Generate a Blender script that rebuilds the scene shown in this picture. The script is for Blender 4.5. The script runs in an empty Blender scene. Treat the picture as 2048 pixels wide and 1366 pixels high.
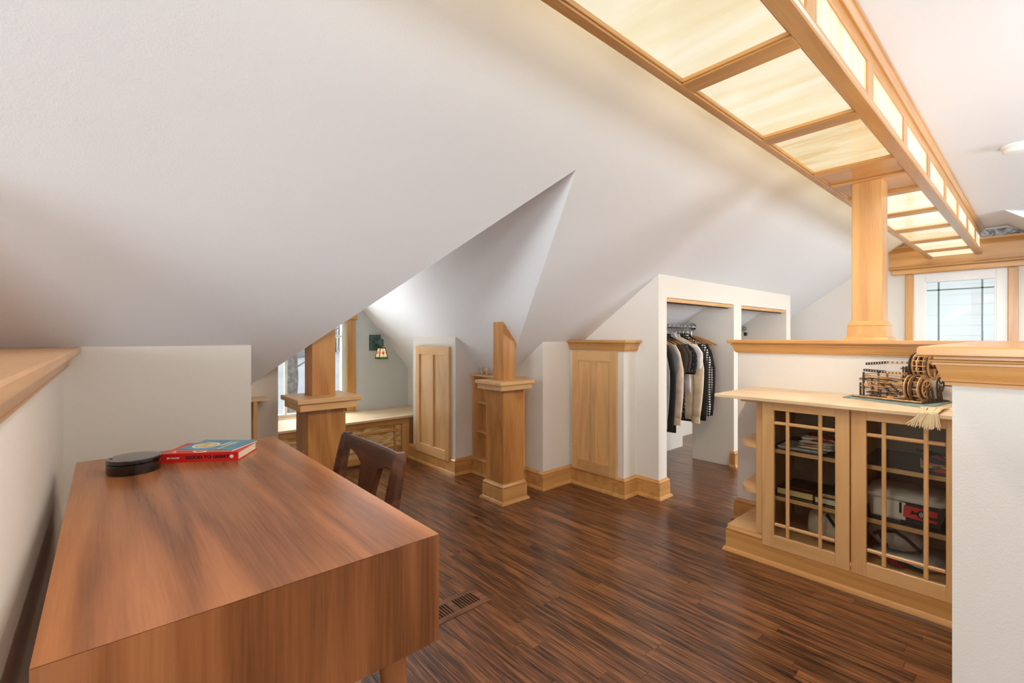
import bpy, bmesh, math, random
from mathutils import Vector, Matrix
from math import sin, cos, pi, radians

random.seed(7)
SC = bpy.context.scene
COL = SC.collection

# ------------------------------------------------------------------ camera, sky, lights, exposure
EYE = 1.18
cam = bpy.data.cameras.new('camera')
cam.sensor_width = 36.0
cam.lens = 923.0 / 2048.0 * 36.0
cam.shift_y = -10.0 / 2048.0
cam.clip_start = 0.02
cam.clip_end = 300
camo = bpy.data.objects.new('camera', cam)
COL.objects.link(camo)
camo.location = (0, 0, EYE)
camo.rotation_euler = (radians(90), 0, radians(-41.4))
SC.camera = camo

SC.view_settings.view_transform = 'Standard'
SC.view_settings.look = 'None'
SC.view_settings.gamma = 1.0
SC.view_settings.use_curve_mapping = False
SC.view_settings.exposure = 0.55
SC.cycles.diffuse_bounces = 8
SC.cycles.max_bounces = 14

world = bpy.data.worlds.new('sky')
SC.world = world
world.use_nodes = True
wn = world.node_tree.nodes
wl = world.node_tree.links
wn['Background'].inputs[0].default_value = (0.95, 0.97, 1.0, 1)
wn['Background'].inputs[1].default_value = 0.62


def area_light(name, loc, direction, sx, sy, power, color, portal=False):
    l = bpy.data.lights.new(name, 'AREA')
    l.shape = 'RECTANGLE'
    l.size, l.size_y = sx, sy
    l.energy = power
    l.color = color
    if portal:
        l.cycles.is_portal = True
    o = bpy.data.objects.new(name, l)
    COL.objects.link(o)
    o.location = loc
    o.rotation_euler = Vector(direction).to_track_quat('-Z', 'Y').to_euler()
    return o


sun = bpy.data.lights.new('daylight', 'SUN')
sun.energy = 0.9
sun.angle = radians(50)
sun.color = (0.93, 0.97, 1.0)
suno = bpy.data.objects.new('daylight', sun)
COL.objects.link(suno)
suno.rotation_euler = Vector((0.45, -1.0, -0.6)).to_track_quat('-Z', 'Y').to_euler()
# two fill lights added behind the viewer, then the unseen opposite dormer's window light
area_light('added_fill_behind', (-6.35, -0.75, 1.35), (1, 0.10, 0.0), 2.8, 1.5, 250, (0.90, 0.96, 1.0))  # added to spread even light through the room
area_light('added_fill_south', (-3.2, -3.25, 1.3), (0.1, 1, 0.0), 2.0, 0.9, 80, (0.90, 0.96, 1.0))  # added to brighten the left part of the main slope
area_light('window_daylight_dormer', (5.3, -3.25, 1.4), (-0.25, 1, 0.0), 2.0, 1.2, 80, (0.91, 0.96, 1.0))
# added fill panels outside the dormer window, standing in for sky and snow light
area_light('fill_over_dormer', (1.5, 5.9, 2.7), (0, -1, -0.95), 2.4, 1.6, 330, (0.95, 0.98, 1.0))
area_light('fill_under_dormer', (1.5, 5.5, -0.35), (0, -0.9, 0.75), 2.0, 1.2, 300, (0.97, 0.98, 1.0))
# upward fill added behind the half walls to brighten the right ceiling
area_light('ceiling_fill_upward', (2.35, -1.15, 0.35), (0.1, 0.12, 1), 1.4, 1.2, 32, (0.95, 0.98, 1.0))
area_light('window_portal_dormer', (1.5, 4.72, 1.0), (0, -1, 0), 0.7, 1.2, 1, (1, 1, 1), True)
area_light('window_portal_end', (6.85, 0.53, 1.3), (-1, 0, 0), 0.66, 1.1, 1, (1, 1, 1), True)

# ------------------------------------------------------------------ helpers


def lin(c):
    out = []
    for v in c:
        v = v / 255.0
        out.append(v / 12.92 if v <= 0.04045 else ((v + 0.055) / 1.055) ** 2.4)
    return (out[0], out[1], out[2], 1.0)


MATS = {}


def new_mat(name):
    m = bpy.data.materials.new(name)
    m.use_nodes = True
    MATS[name] = m
    nt = m.node_tree
    return m, nt, nt.nodes['Principled BSDF']


def plain(name, col, rough=0.5, metal=0.0, bump=0.0, bscale=200, spec=0.5, var=0.0, vscale=6, trans=0.0, coat=0.0):
    m, nt, p = new_mat(name)
    p.inputs['Base Color'].default_value = lin(col)
    p.inputs['Roughness'].default_value = rough
    p.inputs['Metallic'].default_value = metal
    p.inputs['Specular IOR Level'].default_value = spec
    p.inputs['Coat Weight'].default_value = coat
    p.inputs['Coat Roughness'].default_value = 0.1
    if trans:
        p.inputs['Transmission Weight'].default_value = trans
    tc = nt.nodes.new('ShaderNodeTexCoord')
    if var:
        n = nt.nodes.new('ShaderNodeTexNoise')
        n.inputs['Scale'].default_value = vscale
        n.inputs['Detail'].default_value = 4
        nt.links.new(tc.outputs['Object'], n.inputs['Vector'])
        r = nt.nodes.new('ShaderNodeValToRGB')
        a = [max(0, v * (1 - var)) for v in col]
        b = [min(255, v * (1 + var)) for v in col]
        r.color_ramp.elements[0].color = lin(a)
        r.color_ramp.elements[1].color = lin(b)
        r.color_ramp.elements[0].position = 0.3
        r.color_ramp.elements[1].position = 0.7
        nt.links.new(n.outputs['Fac'], r.inputs['Fac'])
        nt.links.new(r.outputs['Color'], p.inputs['Base Color'])
    if bump:
        n = nt.nodes.new('ShaderNodeTexNoise')
        n.inputs['Scale'].default_value = bscale
        n.inputs['Detail'].default_value = 3
        nt.links.new(tc.outputs['Object'], n.inputs['Vector'])
        b = nt.nodes.new('ShaderNodeBump')
        b.inputs['Strength'].default_value = bump
        b.inputs['Distance'].default_value = 0.002
        nt.links.new(n.outputs['Fac'], b.inputs['Height'])
        nt.links.new(b.outputs['Normal'], p.inputs['Normal'])
    return m


def wood(name, cols, axis, rings=9.0, stretch=9.0, rough=0.35, contrast=1.0, pores=0.25, coat=0.0, figure=0.35, attr=False, vary=0.08, ringk=26.0):
    """cols = dark, mid, light (sRGB).  axis = grain direction 0/1/2."""
    m, nt, p = new_mat(name)
    N, L = nt.nodes.new, nt.links.new
    tc = N('ShaderNodeTexCoord')
    oi = N('ShaderNodeObjectInfo')
    if attr:
        at = N('ShaderNodeAttribute')
        at.attribute_name = 'tone'
        rnd_vec = at.outputs['Vector']
        rnd = at.outputs['Fac']
    else:
        rnd_vec = None
        rnd = oi.outputs['Random']
    comb = N('ShaderNodeVectorMath')
    comb.operation = 'SCALE'
    if attr:
        L(rnd_vec, comb.inputs[0])
        comb.inputs['Scale'].default_value = 61.0
    else:
        cx = N('ShaderNodeCombineXYZ')
        for i, k in enumerate((1.0, 0.37, 0.71)):
            mm = N('ShaderNodeMath')
            mm.operation = 'MULTIPLY'
            mm.inputs[1].default_value = k
            L(rnd, mm.inputs[0])
            L(mm.outputs[0], cx.inputs[i])
        L(cx.outputs[0], comb.inputs[0])
        comb.inputs['Scale'].default_value = 29.0
    add = N('ShaderNodeVectorMath')
    add.operation = 'ADD'
    L(tc.outputs['Object'], add.inputs[0])
    L(comb.outputs[0], add.inputs[1])
    mp = N('ShaderNodeMapping')
    s = [1.0, 1.0, 1.0]
    s[axis] = 1.0 / stretch
    mp.inputs['Scale'].default_value = s
    L(add.outputs[0], mp.inputs['Vector'])
    n1 = N('ShaderNodeTexNoise')
    n1.inputs['Scale'].default_value = rings
    n1.inputs['Detail'].default_value = 2.5
    n1.inputs['Distortion'].default_value = figure
    L(mp.outputs[0], n1.inputs['Vector'])
    # growth rings: sine of the noise height
    m1 = N('ShaderNodeMath')
    m1.operation = 'MULTIPLY'
    m1.inputs[1].default_value = ringk
    L(n1.outputs['Fac'], m1.inputs[0])
    m2 = N('ShaderNodeMath')
    m2.operation = 'SINE'
    L(m1.outputs[0], m2.inputs[0])
    m3 = N('ShaderNodeMath')
    m3.operation = 'MULTIPLY_ADD'
    m3.inputs[1].default_value = 0.5 * contrast * 0.55
    m3.inputs[2].default_value = 0.5
    L(m2.outputs[0], m3.inputs[0])
    # long pores
    mp2 = N('ShaderNodeMapping')
    s2 = [1.0, 1.0, 1.0]
    s2[axis] = 0.035
    mp2.inputs['Scale'].default_value = s2
    L(add.outputs[0], mp2.inputs['Vector'])
    n2 = N('ShaderNodeTexNoise')
    n2.inputs['Scale'].default_value = 190.0
    n2.inputs['Detail'].default_value = 2.0
    L(mp2.outputs[0], n2.inputs['Vector'])
    m4 = N('ShaderNodeMath')
    m4.operation = 'MULTIPLY_ADD'
    m4.inputs[1].default_value = pores * 2
    m4.inputs[2].default_value = -pores
    L(n2.outputs['Fac'], m4.inputs[0])
    m5 = N('ShaderNodeMath')
    m5.operation = 'ADD'
    L(m3.outputs[0], m5.inputs[0])
    L(m4.outputs[0], m5.inputs[1])
    # broad tone
    n3 = N('ShaderNodeTexNoise')
    n3.inputs['Scale'].default_value = rings * 0.33
    n3.inputs['Detail'].default_value = 2
    L(mp.outputs[0], n3.inputs['Vector'])
    m6 = N('ShaderNodeMath')
    m6.operation = 'MULTIPLY_ADD'
    m6.inputs[1].default_value = 0.9 * contrast
    m6.inputs[2].default_value = -0.45 * contrast
    L(n3.outputs['Fac'], m6.inputs[0])
    m7 = N('ShaderNodeMath')
    m7.operation = 'ADD'
    L(m5.outputs[0], m7.inputs[0])
    L(m6.outputs[0], m7.inputs[1])
    r = N('ShaderNodeValToRGB')
    e = r.color_ramp.elements
    e[0].position, e[0].color = 0.08, lin(cols[0])
    e[1].position, e[1].color = 0.92, lin(cols[2])
    em = e.new(0.5)
    em.color = lin(cols[1])
    L(m7.outputs[0], r.inputs['Fac'])
    hs = N('ShaderNodeHueSaturation')
    mv = N('ShaderNodeMath')
    mv.operation = 'MULTIPLY_ADD'
    mv.inputs[1].default_value = vary * 2
    mv.inputs[2].default_value = 1.0 - vary
    L(rnd, mv.inputs[0])
    L(mv.outputs[0], hs.inputs['Value'])
    L(r.outputs['Color'], hs.inputs['Color'])
    L(hs.outputs['Color'], p.inputs['Base Color'])
    p.inputs['Roughness'].default_value = rough
    p.inputs['Coat Weight'].default_value = coat
    p.inputs['Coat Roughness'].default_value = 0.18
    b = N('ShaderNodeBump')
    b.inputs['Strength'].default_value = 0.12
    b.inputs['Distance'].default_value = 0.001
    L(m5.outputs[0], b.inputs['Height'])
    L(b.outputs['Normal'], p.inputs['Normal'])
    return m


def axes(name, cols, **k):
    return [wood(name + '_' + 'xyz'[i], cols, i, **k) for i in range(3)]


def bx(bm, x0, x1, y0, y1, z0, z1, bev=0.0):
    M = Matrix.Translation(((x0 + x1) / 2, (y0 + y1) / 2, (z0 + z1) / 2)) @ Matrix.Diagonal((abs(x1 - x0), abs(y1 - y0), abs(z1 - z0), 1))
    g = bmesh.ops.create_cube(bm, size=1.0, matrix=M)
    if bev:
        es = list({e for v in g['verts'] for e in v.link_edges})
        bmesh.ops.bevel(bm, geom=es, offset=bev, segments=1, affect='EDGES', profile=0.5)
    return bm


def box(x0, x1, y0, y1, z0, z1, bev=0.0):
    return bx(bmesh.new(), x0, x1, y0, y1, z0, z1, bev)


def prism(bm, pts, vec):
    """closed polygon pts (3-D) swept by vec"""
    a = [bm.verts.new(p) for p in pts]
    b = [bm.verts.new(Vector(p) + Vector(vec)) for p in pts]
    n = len(a)
    bm.faces.new(a)
    bm.faces.new(list(reversed(b)))
    for i in range(n):
        bm.faces.new((a[i], b[i], b[(i + 1) % n], a[(i + 1) % n]))
    bmesh.ops.recalc_face_normals(bm, faces=bm.faces[:])
    return bm


def sweep(bm, path, profile, closed=False):
    """profile = (offset to the right of travel, z) swept along an XY path with mitred corners"""
    n = len(path)
    P = [Vector((p[0], p[1])) for p in path]
    rings = []
    for i in range(n):
        if closed:
            d0 = (P[i] - P[i - 1]).normalized()
            d1 = (P[(i + 1) % n] - P[i]).normalized()
        else:
            d1 = (P[i + 1] - P[i]).normalized() if i < n - 1 else (P[i] - P[i - 1]).normalized()
            d0 = (P[i] - P[i - 1]).normalized() if i > 0 else d1
        n0 = Vector((d0.y, -d0.x))
        n1 = Vector((d1.y, -d1.x))
        mt = (n0 + n1).normalized()
        mt = mt / max(0.2, mt.dot(n1))
        rings.append([bm.verts.new((P[i].x + mt.x * o, P[i].y + mt.y * o, z)) for o, z in profile])
    k = len(profile)
    rng = range(n) if closed else range(n - 1)
    for i in rng:
        a, b = rings[i], rings[(i + 1) % n]
        for j in range(k):
            j2 = (j + 1) % k
            bm.faces.new((a[j], a[j2], b[j2], b[j]))
    if not closed:
        bm.faces.new(rings[0])
        bm.faces.new(list(reversed(rings[-1])))
    bmesh.ops.recalc_face_normals(bm, faces=bm.faces[:])
    return bm


def lathe(bm, prof, seg=24, at=(0, 0, 0)):
    rings = []
    for r, z in prof:
        rings.append([bm.verts.new((at[0] + r * cos(2 * pi * i / seg), at[1] + r * sin(2 * pi * i / seg), at[2] + z)) for i in range(seg)])
    for a, b in zip(rings, rings[1:]):
        for i in range(seg):
            bm.faces.new((a[i], a[(i + 1) % seg], b[(i + 1) % seg], b[i]))
    bm.faces.new(list(reversed(rings[0])))
    bm.faces.new(rings[-1])
    bmesh.ops.recalc_face_normals(bm, faces=bm.faces[:])
    return bm


def tube(bm, pts, r, seg=8, r2=None):
    pts = [Vector(p) for p in pts]
    n = len(pts)
    rings = []
    up = Vector((0, 0, 1))
    for i, p in enumerate(pts):
        t = (pts[min(i + 1, n - 1)] - pts[max(i - 1, 0)]).normalized()
        u = up if abs(t.dot(up)) < 0.95 else Vector((1, 0, 0))
        a = t.cross(u).normalized()
        b = t.cross(a).normalized()
        rr = r if r2 is None else r + (r2 - r) * i / max(1, n - 1)
        rings.append([bm.verts.new(p + a * rr * cos(2 * pi * k / seg) + b * rr * sin(2 * pi * k / seg)) for k in range(seg)])
    for a, b in zip(rings, rings[1:]):
        for k in range(seg):
            bm.faces.new((a[k], a[(k + 1) % seg], b[(k + 1) % seg], b[k]))
    bm.faces.new(rings[0])
    bm.faces.new(list(reversed(rings[-1])))
    bmesh.ops.recalc_face_normals(bm, faces=bm.faces[:])
    return bm


def loft(bm, rings, cap=True):
    R = [[bm.verts.new(p) for p in ring] for ring in rings]
    k = len(R[0])
    for a, b in zip(R, R[1:]):
        for i in range(k):
            bm.faces.new((a[i], a[(i + 1) % k], b[(i + 1) % k], b[i]))
    if cap:
        bm.faces.new(list(reversed(R[0])))
        bm.faces.new(R[-1])
    bmesh.ops.recalc_face_normals(bm, faces=bm.faces[:])
    return bm


def poly(bm, pts):
    bm.faces.new([bm.verts.new(p) for p in pts])
    return bm


def raw(name, bm, mat, smooth=False):
    me = bpy.data.meshes.new(name)
    bm.to_mesh(me)
    bm.free()
    if mat is not None:
        me.materials.append(mat)
    if smooth:
        for p in me.polygons:
            p.use_smooth = True
        if smooth != 'all':
            try:
                me.set_sharp_from_angle(angle=radians(smooth if smooth is not True else 40))
            except Exception:
                pass
    o = bpy.data.objects.new(name, me)
    COL.objects.link(o)
    return o


def part(name, bm, mat, parent, smooth=False, local=False, label=None):
    o = raw(name, bm, mat, smooth)
    o.parent = parent
    if not local:
        # bm is in world coordinates
        w = Matrix.Identity(4)
        q = parent
        chain = []
        while q is not None:
            chain.append(q)
            q = q.parent
        for q in reversed(chain):
            w = w @ q.matrix_parent_inverse @ q.matrix_basis
        o.matrix_parent_inverse = w.inverted()
    if label:
        o['label'] = label
    return o


def tag(o, label, cat, group=None):
    o['label'] = label
    o['category'] = cat
    if group:
        o['group'] = group
    return o


def thing(name, label, cat, loc=(0, 0, 0), rotz=0.0, group=None):
    o = bpy.data.objects.new(name, None)
    COL.objects.link(o)
    o.empty_display_size = 0.05
    o.location = loc
    o.rotation_euler = (0, 0, rotz)
    return tag(o, label, cat, group)


def struct(name, bm, mat, parent=None, smooth=False):
    if parent is None:
        o = raw(name, bm, mat, smooth)
        o['kind'] = 'structure'
    else:
        o = part(name, bm, mat, parent, smooth)
    return o


def text(name, body, size, mat, parent, M, extrude=0.0002, align='CENTER', sx=1.0, bold=0.0):
    cu = bpy.data.curves.new(name, 'FONT')
    cu.body = body
    cu.size = size
    cu.extrude = extrude
    cu.align_x = align
    cu.align_y = 'CENTER'
    cu.offset = bold
    tmp = bpy.data.objects.new(name, cu)
    COL.objects.link(tmp)
    dg = bpy.context.evaluated_depsgraph_get()
    me = bpy.data.meshes.new_from_object(tmp.evaluated_get(dg))
    bpy.data.objects.remove(tmp)
    me.name = name
    me.materials.clear()
    me.materials.append(mat)
    me.transform(M @ Matrix.Diagonal((sx, 1, 1, 1)))
    o = bpy.data.objects.new(name, me)
    COL.objects.link(o)
    o.parent = parent
    w = parent.matrix_parent_inverse @ parent.matrix_basis
    o.matrix_parent_inverse = w.inverted()
    return o


def frame_mat(origin, xaxis, yaxis):
    x = Vector(xaxis).normalized()
    y = Vector(yaxis).normalized()
    z = x.cross(y)
    M = Matrix.Identity(4)
    for i in range(3):
        M[i][0], M[i][1], M[i][2], M[i][3] = x[i], y[i], z[i], origin[i]
    return M


# ------------------------------------------------------------------ materials
M_wall = plain('wall_paint', (224, 219, 211), 0.75, bump=0.25, bscale=260, spec=0.25)
M_ceil = plain('ceiling_paint', (231, 233, 236), 0.8, bump=0.35, bscale=180, spec=0.2)
M_white = plain('white_enamel', (236, 236, 234), 0.4)
M_dark = plain('dark_gap', (22, 16, 13), 0.8)
TRIM = axes('honey_fir', [(172, 119, 64), (202, 149, 87), (218, 169, 106)], rings=6, stretch=12, rough=0.3, contrast=0.5, pores=0.2, coat=0.25, figure=0.2)
POST = axes('cherry_post', [(150, 96, 46), (188, 130, 68), (206, 150, 86)], rings=5, stretch=7, rough=0.38, contrast=0.6, pores=0.3, coat=0.1, figure=0.8)
MAPLE = axes('pale_maple', [(196, 146, 92), (218, 173, 118), (230, 189, 138)], rings=5, stretch=7, rough=0.36, contrast=0.42, pores=0.18, coat=0.1, figure=0.9)
BIRCH = axes('birch_ply', [(198, 168, 130), (216, 190, 155), (228, 206, 176)], rings=5, stretch=5, rough=0.45, contrast=0.6, pores=0.15, figure=1.2)
WALNUT = axes('walnut_veneer', [(112, 66, 36), (160, 101, 60), (186, 124, 78)], rings=5.5, stretch=15, rough=0.26, contrast=1.05, pores=0.2, coat=0.05, figure=0.35, ringk=19.0, vary=0.03)
DKWALNUT = axes('dark_walnut', [(52, 28, 17), (82, 47, 29), (104, 63, 40)], rings=10, stretch=8, rough=0.34, contrast=0.8, pores=0.25, coat=0.1)
FLOOR = wood('stained_oak', [(30, 17, 9), (98, 60, 36), (142, 93, 57)], 1, rings=13, stretch=24, rough=0.28, contrast=0.62, pores=1.0, coat=0.16, figure=0.9, attr=True, vary=0.15)
M_mach = plain('laser_cut_ply', (200, 154, 102), 0.6, var=0.12, vscale=60)
M_machd = plain('dark_ply', (74, 54, 40), 0.6, var=0.15, vscale=60)
M_black = plain('black_cloth', (24, 22, 22), 0.85, bump=0.3, bscale=400)
M_steel = plain('chrome', (190, 190, 192), 0.18, 1.0)
M_iron = plain('verdigris_iron', (84, 106, 102), 0.5, 0.5, var=0.25, vscale=60)
M_snow = plain('snow', (236, 242, 250), 0.8, bump=0.5, bscale=3, var=0.04, vscale=0.5)
M_bark = plain('bark', (140, 132, 124), 0.9, bump=1.0, bscale=30, var=0.2, vscale=8)
M_siding = plain('pale_siding', (232, 237, 237), 0.6)


def glass_mat(name, tint=(255, 255, 255), rough=0.0, refl=0.1):
    m, nt, p = new_mat(name)
    out = nt.nodes['Material Output']
    t = nt.nodes.new('ShaderNodeBsdfTransparent')
    t.inputs[0].default_value = lin(tint)
    g = nt.nodes.new('ShaderNodeBsdfGlossy')
    g.inputs['Roughness'].default_value = rough
    lw = nt.nodes.new('ShaderNodeLayerWeight')
    lw.inputs['Blend'].default_value = 0.25
    mm = nt.nodes.new('ShaderNodeMath')
    mm.operation = 'MULTIPLY_ADD'
    mm.inputs[1].default_value = 0.5
    mm.inputs[2].default_value = refl * 0.4
    nt.links.new(lw.outputs['Fresnel'], mm.inputs[0])
    mx = nt.nodes.new('ShaderNodeMixShader')
    nt.links.new(mm.outputs[0], mx.inputs[0])
    nt.links.new(t.outputs[0], mx.inputs[1])
    nt.links.new(g.outputs[0], mx.inputs[2])
    nt.links.new(mx.outputs[0], out.inputs[0])
    return m


M_glass = glass_mat('window_glass', (251, 253, 253))
M_cabglass = glass_mat('seeded_cabinet_glass', (246, 247, 245), 0.03, 0.06)


def art_glass(name, cols, strength, axis, scale=6.0, spots=0.0):
    """streaky back-lit art glass: it is the lens of a lamp, so it emits"""
    m, nt, p = new_mat(name)
    N, L = nt.nodes.new, nt.links.new
    tc = N('ShaderNodeTexCoord')
    oi = N('ShaderNodeObjectInfo')
    cx = N('ShaderNodeCombineXYZ')
    for i, k in enumerate((31.0, 17.0, 9.0)):
        mm = N('ShaderNodeMath')
        mm.operation = 'MULTIPLY'
        mm.inputs[1].default_value = k
        L(oi.outputs['Random'], mm.inputs[0])
        L(mm.outputs[0], cx.inputs[i])
    add = N('ShaderNodeVectorMath')
    add.operation = 'ADD'
    L(tc.outputs['Object'], add.inputs[0])
    L(cx.outputs[0], add.inputs[1])
    mp = N('ShaderNodeMapping')
    s = [1.0, 1.0, 1.0]
    s[axis] = 0.16
    mp.inputs['Scale'].default_value = s
    L(add.outputs[0], mp.inputs['Vector'])
    n = N('ShaderNodeTexNoise')
    n.inputs['Scale'].default_value = scale
    n.inputs['Detail'].default_value = 5
    n.inputs['Distortion'].default_value = 1.4
    L(mp.outputs[0], n.inputs['Vector'])
    r = N('ShaderNodeValToRGB')
    e = r.color_ramp.elements
    e[0].position, e[0].color = 0.3, lin(cols[0])
    e[1].position, e[1].color = 0.62, lin(cols[2])
    em = e.new(0.46)
    em.color = lin(cols[1])
    L(n.outputs['Fac'], r.inputs['Fac'])
    p.inputs['Base Color'].default_value = lin((120, 104, 76))
    L(r.outputs['Color'], p.inputs['Emission Color'])
    p.inputs['Emission Strength'].default_value = strength
    p.inputs['Roughness'].default_value = 0.12
    n2 = N('ShaderNodeTexNoise')
    n2.inputs['Scale'].default_value = 60
    L(add.outputs[0], n2.inputs['Vector'])
    b = N('ShaderNodeBump')
    b.inputs['Strength'].default_value = 0.15 + spots
    b.inputs['Distance'].default_value = 0.002
    L(n2.outputs['Fac'], b.inputs['Height'])
    L(b.outputs['Normal'], p.inputs['Normal'])
    return m


M_lamp = art_glass('lit_art_glass', [(242, 226, 184), (249, 238, 204), (254, 246, 222)], 0.60, 1)
M_lamp2 = art_glass('lit_rippled_art_glass', [(226, 194, 138), (238, 214, 164), (248, 232, 192)], 0.54, 1, 9.0, 0.4)
M_lampside = art_glass('lit_side_glass', [(228, 204, 158), (248, 234, 200), (255, 248, 228)], 0.58, 2)
M_lampside2 = art_glass('lit_left_side_glass', [(228, 196, 140), (248, 226, 176), (255, 240, 200)], 2.4, 2)


def emis(name, col, strength):
    m, nt, p = new_mat(name)
    p.inputs['Base Color'].default_value = lin(col)
    p.inputs['Emission Color'].default_value = lin(col)
    p.inputs['Emission Strength'].default_value = strength
    return m


def marble_glass(name):
    m, nt, p = new_mat(name)
    N, L = nt.nodes.new, nt.links.new
    tc = N('ShaderNodeTexCoord')
    n = N('ShaderNodeTexNoise')
    n.inputs['Scale'].default_value = 9
    n.inputs['Detail'].default_value = 5
    n.inputs['Distortion'].default_value = 3
    L(tc.outputs['Object'], n.inputs['Vector'])
    r = N('ShaderNodeValToRGB')
    r.color_ramp.elements[0].color = lin((96, 98, 94))
    r.color_ramp.elements[1].color = lin((196, 200, 204))
    r.color_ramp.elements[0].position = 0.35
    r.color_ramp.elements[1].position = 0.65
    L(n.outputs['Fac'], r.inputs['Fac'])
    L(r.outputs['Color'], p.inputs['Base Color'])
    p.inputs['Roughness'].default_value = 0.15
    return m


M_marble = marble_glass('streaky_grey_glass')
M_seatglass = None


def amber_ply(name):
    m, nt, p = new_mat(name)
    N, L = nt.nodes.new, nt.links.new
    tc = N('ShaderNodeTexCoord')
    mp = N('ShaderNodeMapping')
    mp.inputs['Scale'].default_value = (0.35, 1, 1.3)
    L(tc.outputs['Object'], mp.inputs['Vector'])
    n = N('ShaderNodeTexNoise')
    n.inputs['Scale'].default_value = 14
    n.inputs['Detail'].default_value = 4
    n.inputs['Distortion'].default_value = 2.2
    L(mp.outputs[0], n.inputs['Vector'])
    r = N('ShaderNodeValToRGB')
    r.color_ramp.elements[0].color = lin((190, 152, 92))
    r.color_ramp.elements[1].color = lin((236, 214, 160))
    r.color_ramp.elements[0].position = 0.36
    r.color_ramp.elements[1].position = 0.6
    L(n.outputs['Fac'], r.inputs['Fac'])
    L(r.outputs['Color'], p.inputs['Base Color'])
    p.inputs['Roughness'].default_value = 0.3
    return m


M_amber = amber_ply('amber_art_glass')

# ------------------------------------------------------------------ room geometry constants
AZ, AS = 2.9066, 0.7046            # main slope  z = AZ - AS*y


def A(y):
    return AZ - AS * y


APX, APY, APZ = 1.601, 1.374, 1.938
DR, DL = 1.19, 1.009               # dormer slopes


def D(x):
    return APZ - (DR * (x - APX) if x > APX else DL * (APX - x))


def ceil_z(x, y):
    return max(A(y), D(x)) if (0.53 < x < 2.53) else A(y)


FLATZ = 2.28
YF = (AZ - FLATZ) / AS             # where the main slope meets the flat strip
XE = 6.72                          # end wall
XW, YS = -6.5, -3.3                # unseen walls behind the viewer
KNEE = 2.51
XM = 1.53
DY = 4.62                          # dormer gable wall

# ---- ceilings
bm = bmesh.new()
yv = lambda x: (AZ - D(x)) / AS
# main slope: polygons left and right of the dormer cut
for pts in (
    [(XW, YF), (APX, YF), (APX, APY), (0.53, yv(0.53)), (0.53, KNEE), (XW, KNEE)],
    [(APX, YF), (XE, YF), (XE, KNEE + 0.5), (2.53, KNEE + 0.5), (2.53, yv(2.53)), (APX, APY)],
):
    poly(bm, [(x, y, A(y)) for x, y in pts])
bm.faces.ensure_lookup_table()
g = bmesh.ops.extrude_face_region(bm, geom=bm.faces[:])
bmesh.ops.translate(bm, verts=[v for v in g['geom'] if isinstance(v, bmesh.types.BMVert)], vec=(0, 0.02, 0.03))
bmesh.ops.recalc_face_normals(bm, faces=bm.faces[:])
struct('ceiling_slope', bm, M_ceil)

bm = bmesh.new()
poly(bm, [(APX, APY, APZ), (2.53, yv(2.53), D(2.53)), (2.53, DY, D(2.53)), (APX, DY, APZ)])
poly(bm, [(APX, APY, APZ), (APX, DY, APZ), (0.53, DY, D(0.53)), (0.53, yv(0.53), D(0.53))])
g = bmesh.ops.extrude_face_region(bm, geom=bm.faces[:])
bmesh.ops.translate(bm, verts=[v for v in g['geom'] if isinstance(v, bmesh.types.BMVert)], vec=(0, 0, 0.03))
bmesh.ops.recalc_face_normals(bm, faces=bm.faces[:])
struct('ceiling_dormer', bm, M_ceil)

bm = bmesh.new()
TX = 5.86
poly(bm, [(XW, YF, FLATZ), (XE, YF, FLATZ), (XE, 0.18, FLATZ), (TX, 0.18, FLATZ), (5.2, -0.45, FLATZ), (5.2, -1.0, FLATZ), (XW, -1.0, FLATZ)])
poly(bm, [(TX, 0.18, FLATZ), (XE, 0.18, FLATZ), (XE, -2.2, FLATZ - 0.7 * 2.38), (7.0, -2.2, FLATZ - 0.7 * 2.38), (6.9, -0.55, FLATZ - 0.16)])
# small side dormer recess (grey triangle beside the flat strip)
poly(bm, [(TX, 0.18, FLATZ), (6.9, -0.55, FLATZ - 0.16), (6.9, -1.4, FLATZ + 0.2), (5.2, -1.4, FLATZ + 0.3), (5.2, -0.45, FLATZ)])
poly(bm, [(XW, -1.0, FLATZ), (5.2, -1.0, FLATZ), (5.2, YS, FLATZ - 0.3), (XW, YS, FLATZ - 0.3)])
poly(bm, [(5.2, -1.4, FLATZ + .3), (6.9, -1.4, FLATZ + .2), (6.9, YS, FLATZ - .3), (5.2, YS, FLATZ - .3)])
struct('ceiling_flat', bm, M_ceil)

# ---- walls
T = 0.06


def wall_poly(name, pts, vec, mat=M_wall):
    bm = bmesh.new()
    prism(bm, pts, vec)
    return struct(name, bm, mat)


# knee wall left of the dormer, and the dormer's side walls
wall_poly('wall_knee_left', [(-0.45, KNEE, 0), (0.53, KNEE, 0), (0.53, KNEE, A(KNEE)), (-0.45, KNEE, A(KNEE))], (0, T, 0))
wall_poly('wall_dormer_left', [(0.53, KNEE + T, 0), (0.53, DY, 0), (0.53, DY, D(0.53)), (0.53, yv(0.53), D(0.53)), (0.53, KNEE + T, A(KNEE + T))], (-T, 0, 0))
wall_poly('wall_dormer_right', [(2.53, KNEE + T, 0), (2.53, DY, 0), (2.53, DY, D(2.53)), (2.53, yv(2.53), D(2.53)), (2.53, KNEE + T, A(KNEE + T))], (T, 0, 0))
wall_poly('wall_knee_right', [(2.53, KNEE, 0), (3.01, KNEE, 0), (3.01, KNEE, A(KNEE)), (2.53, KNEE, A(KNEE))], (0, T, 0))
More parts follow.
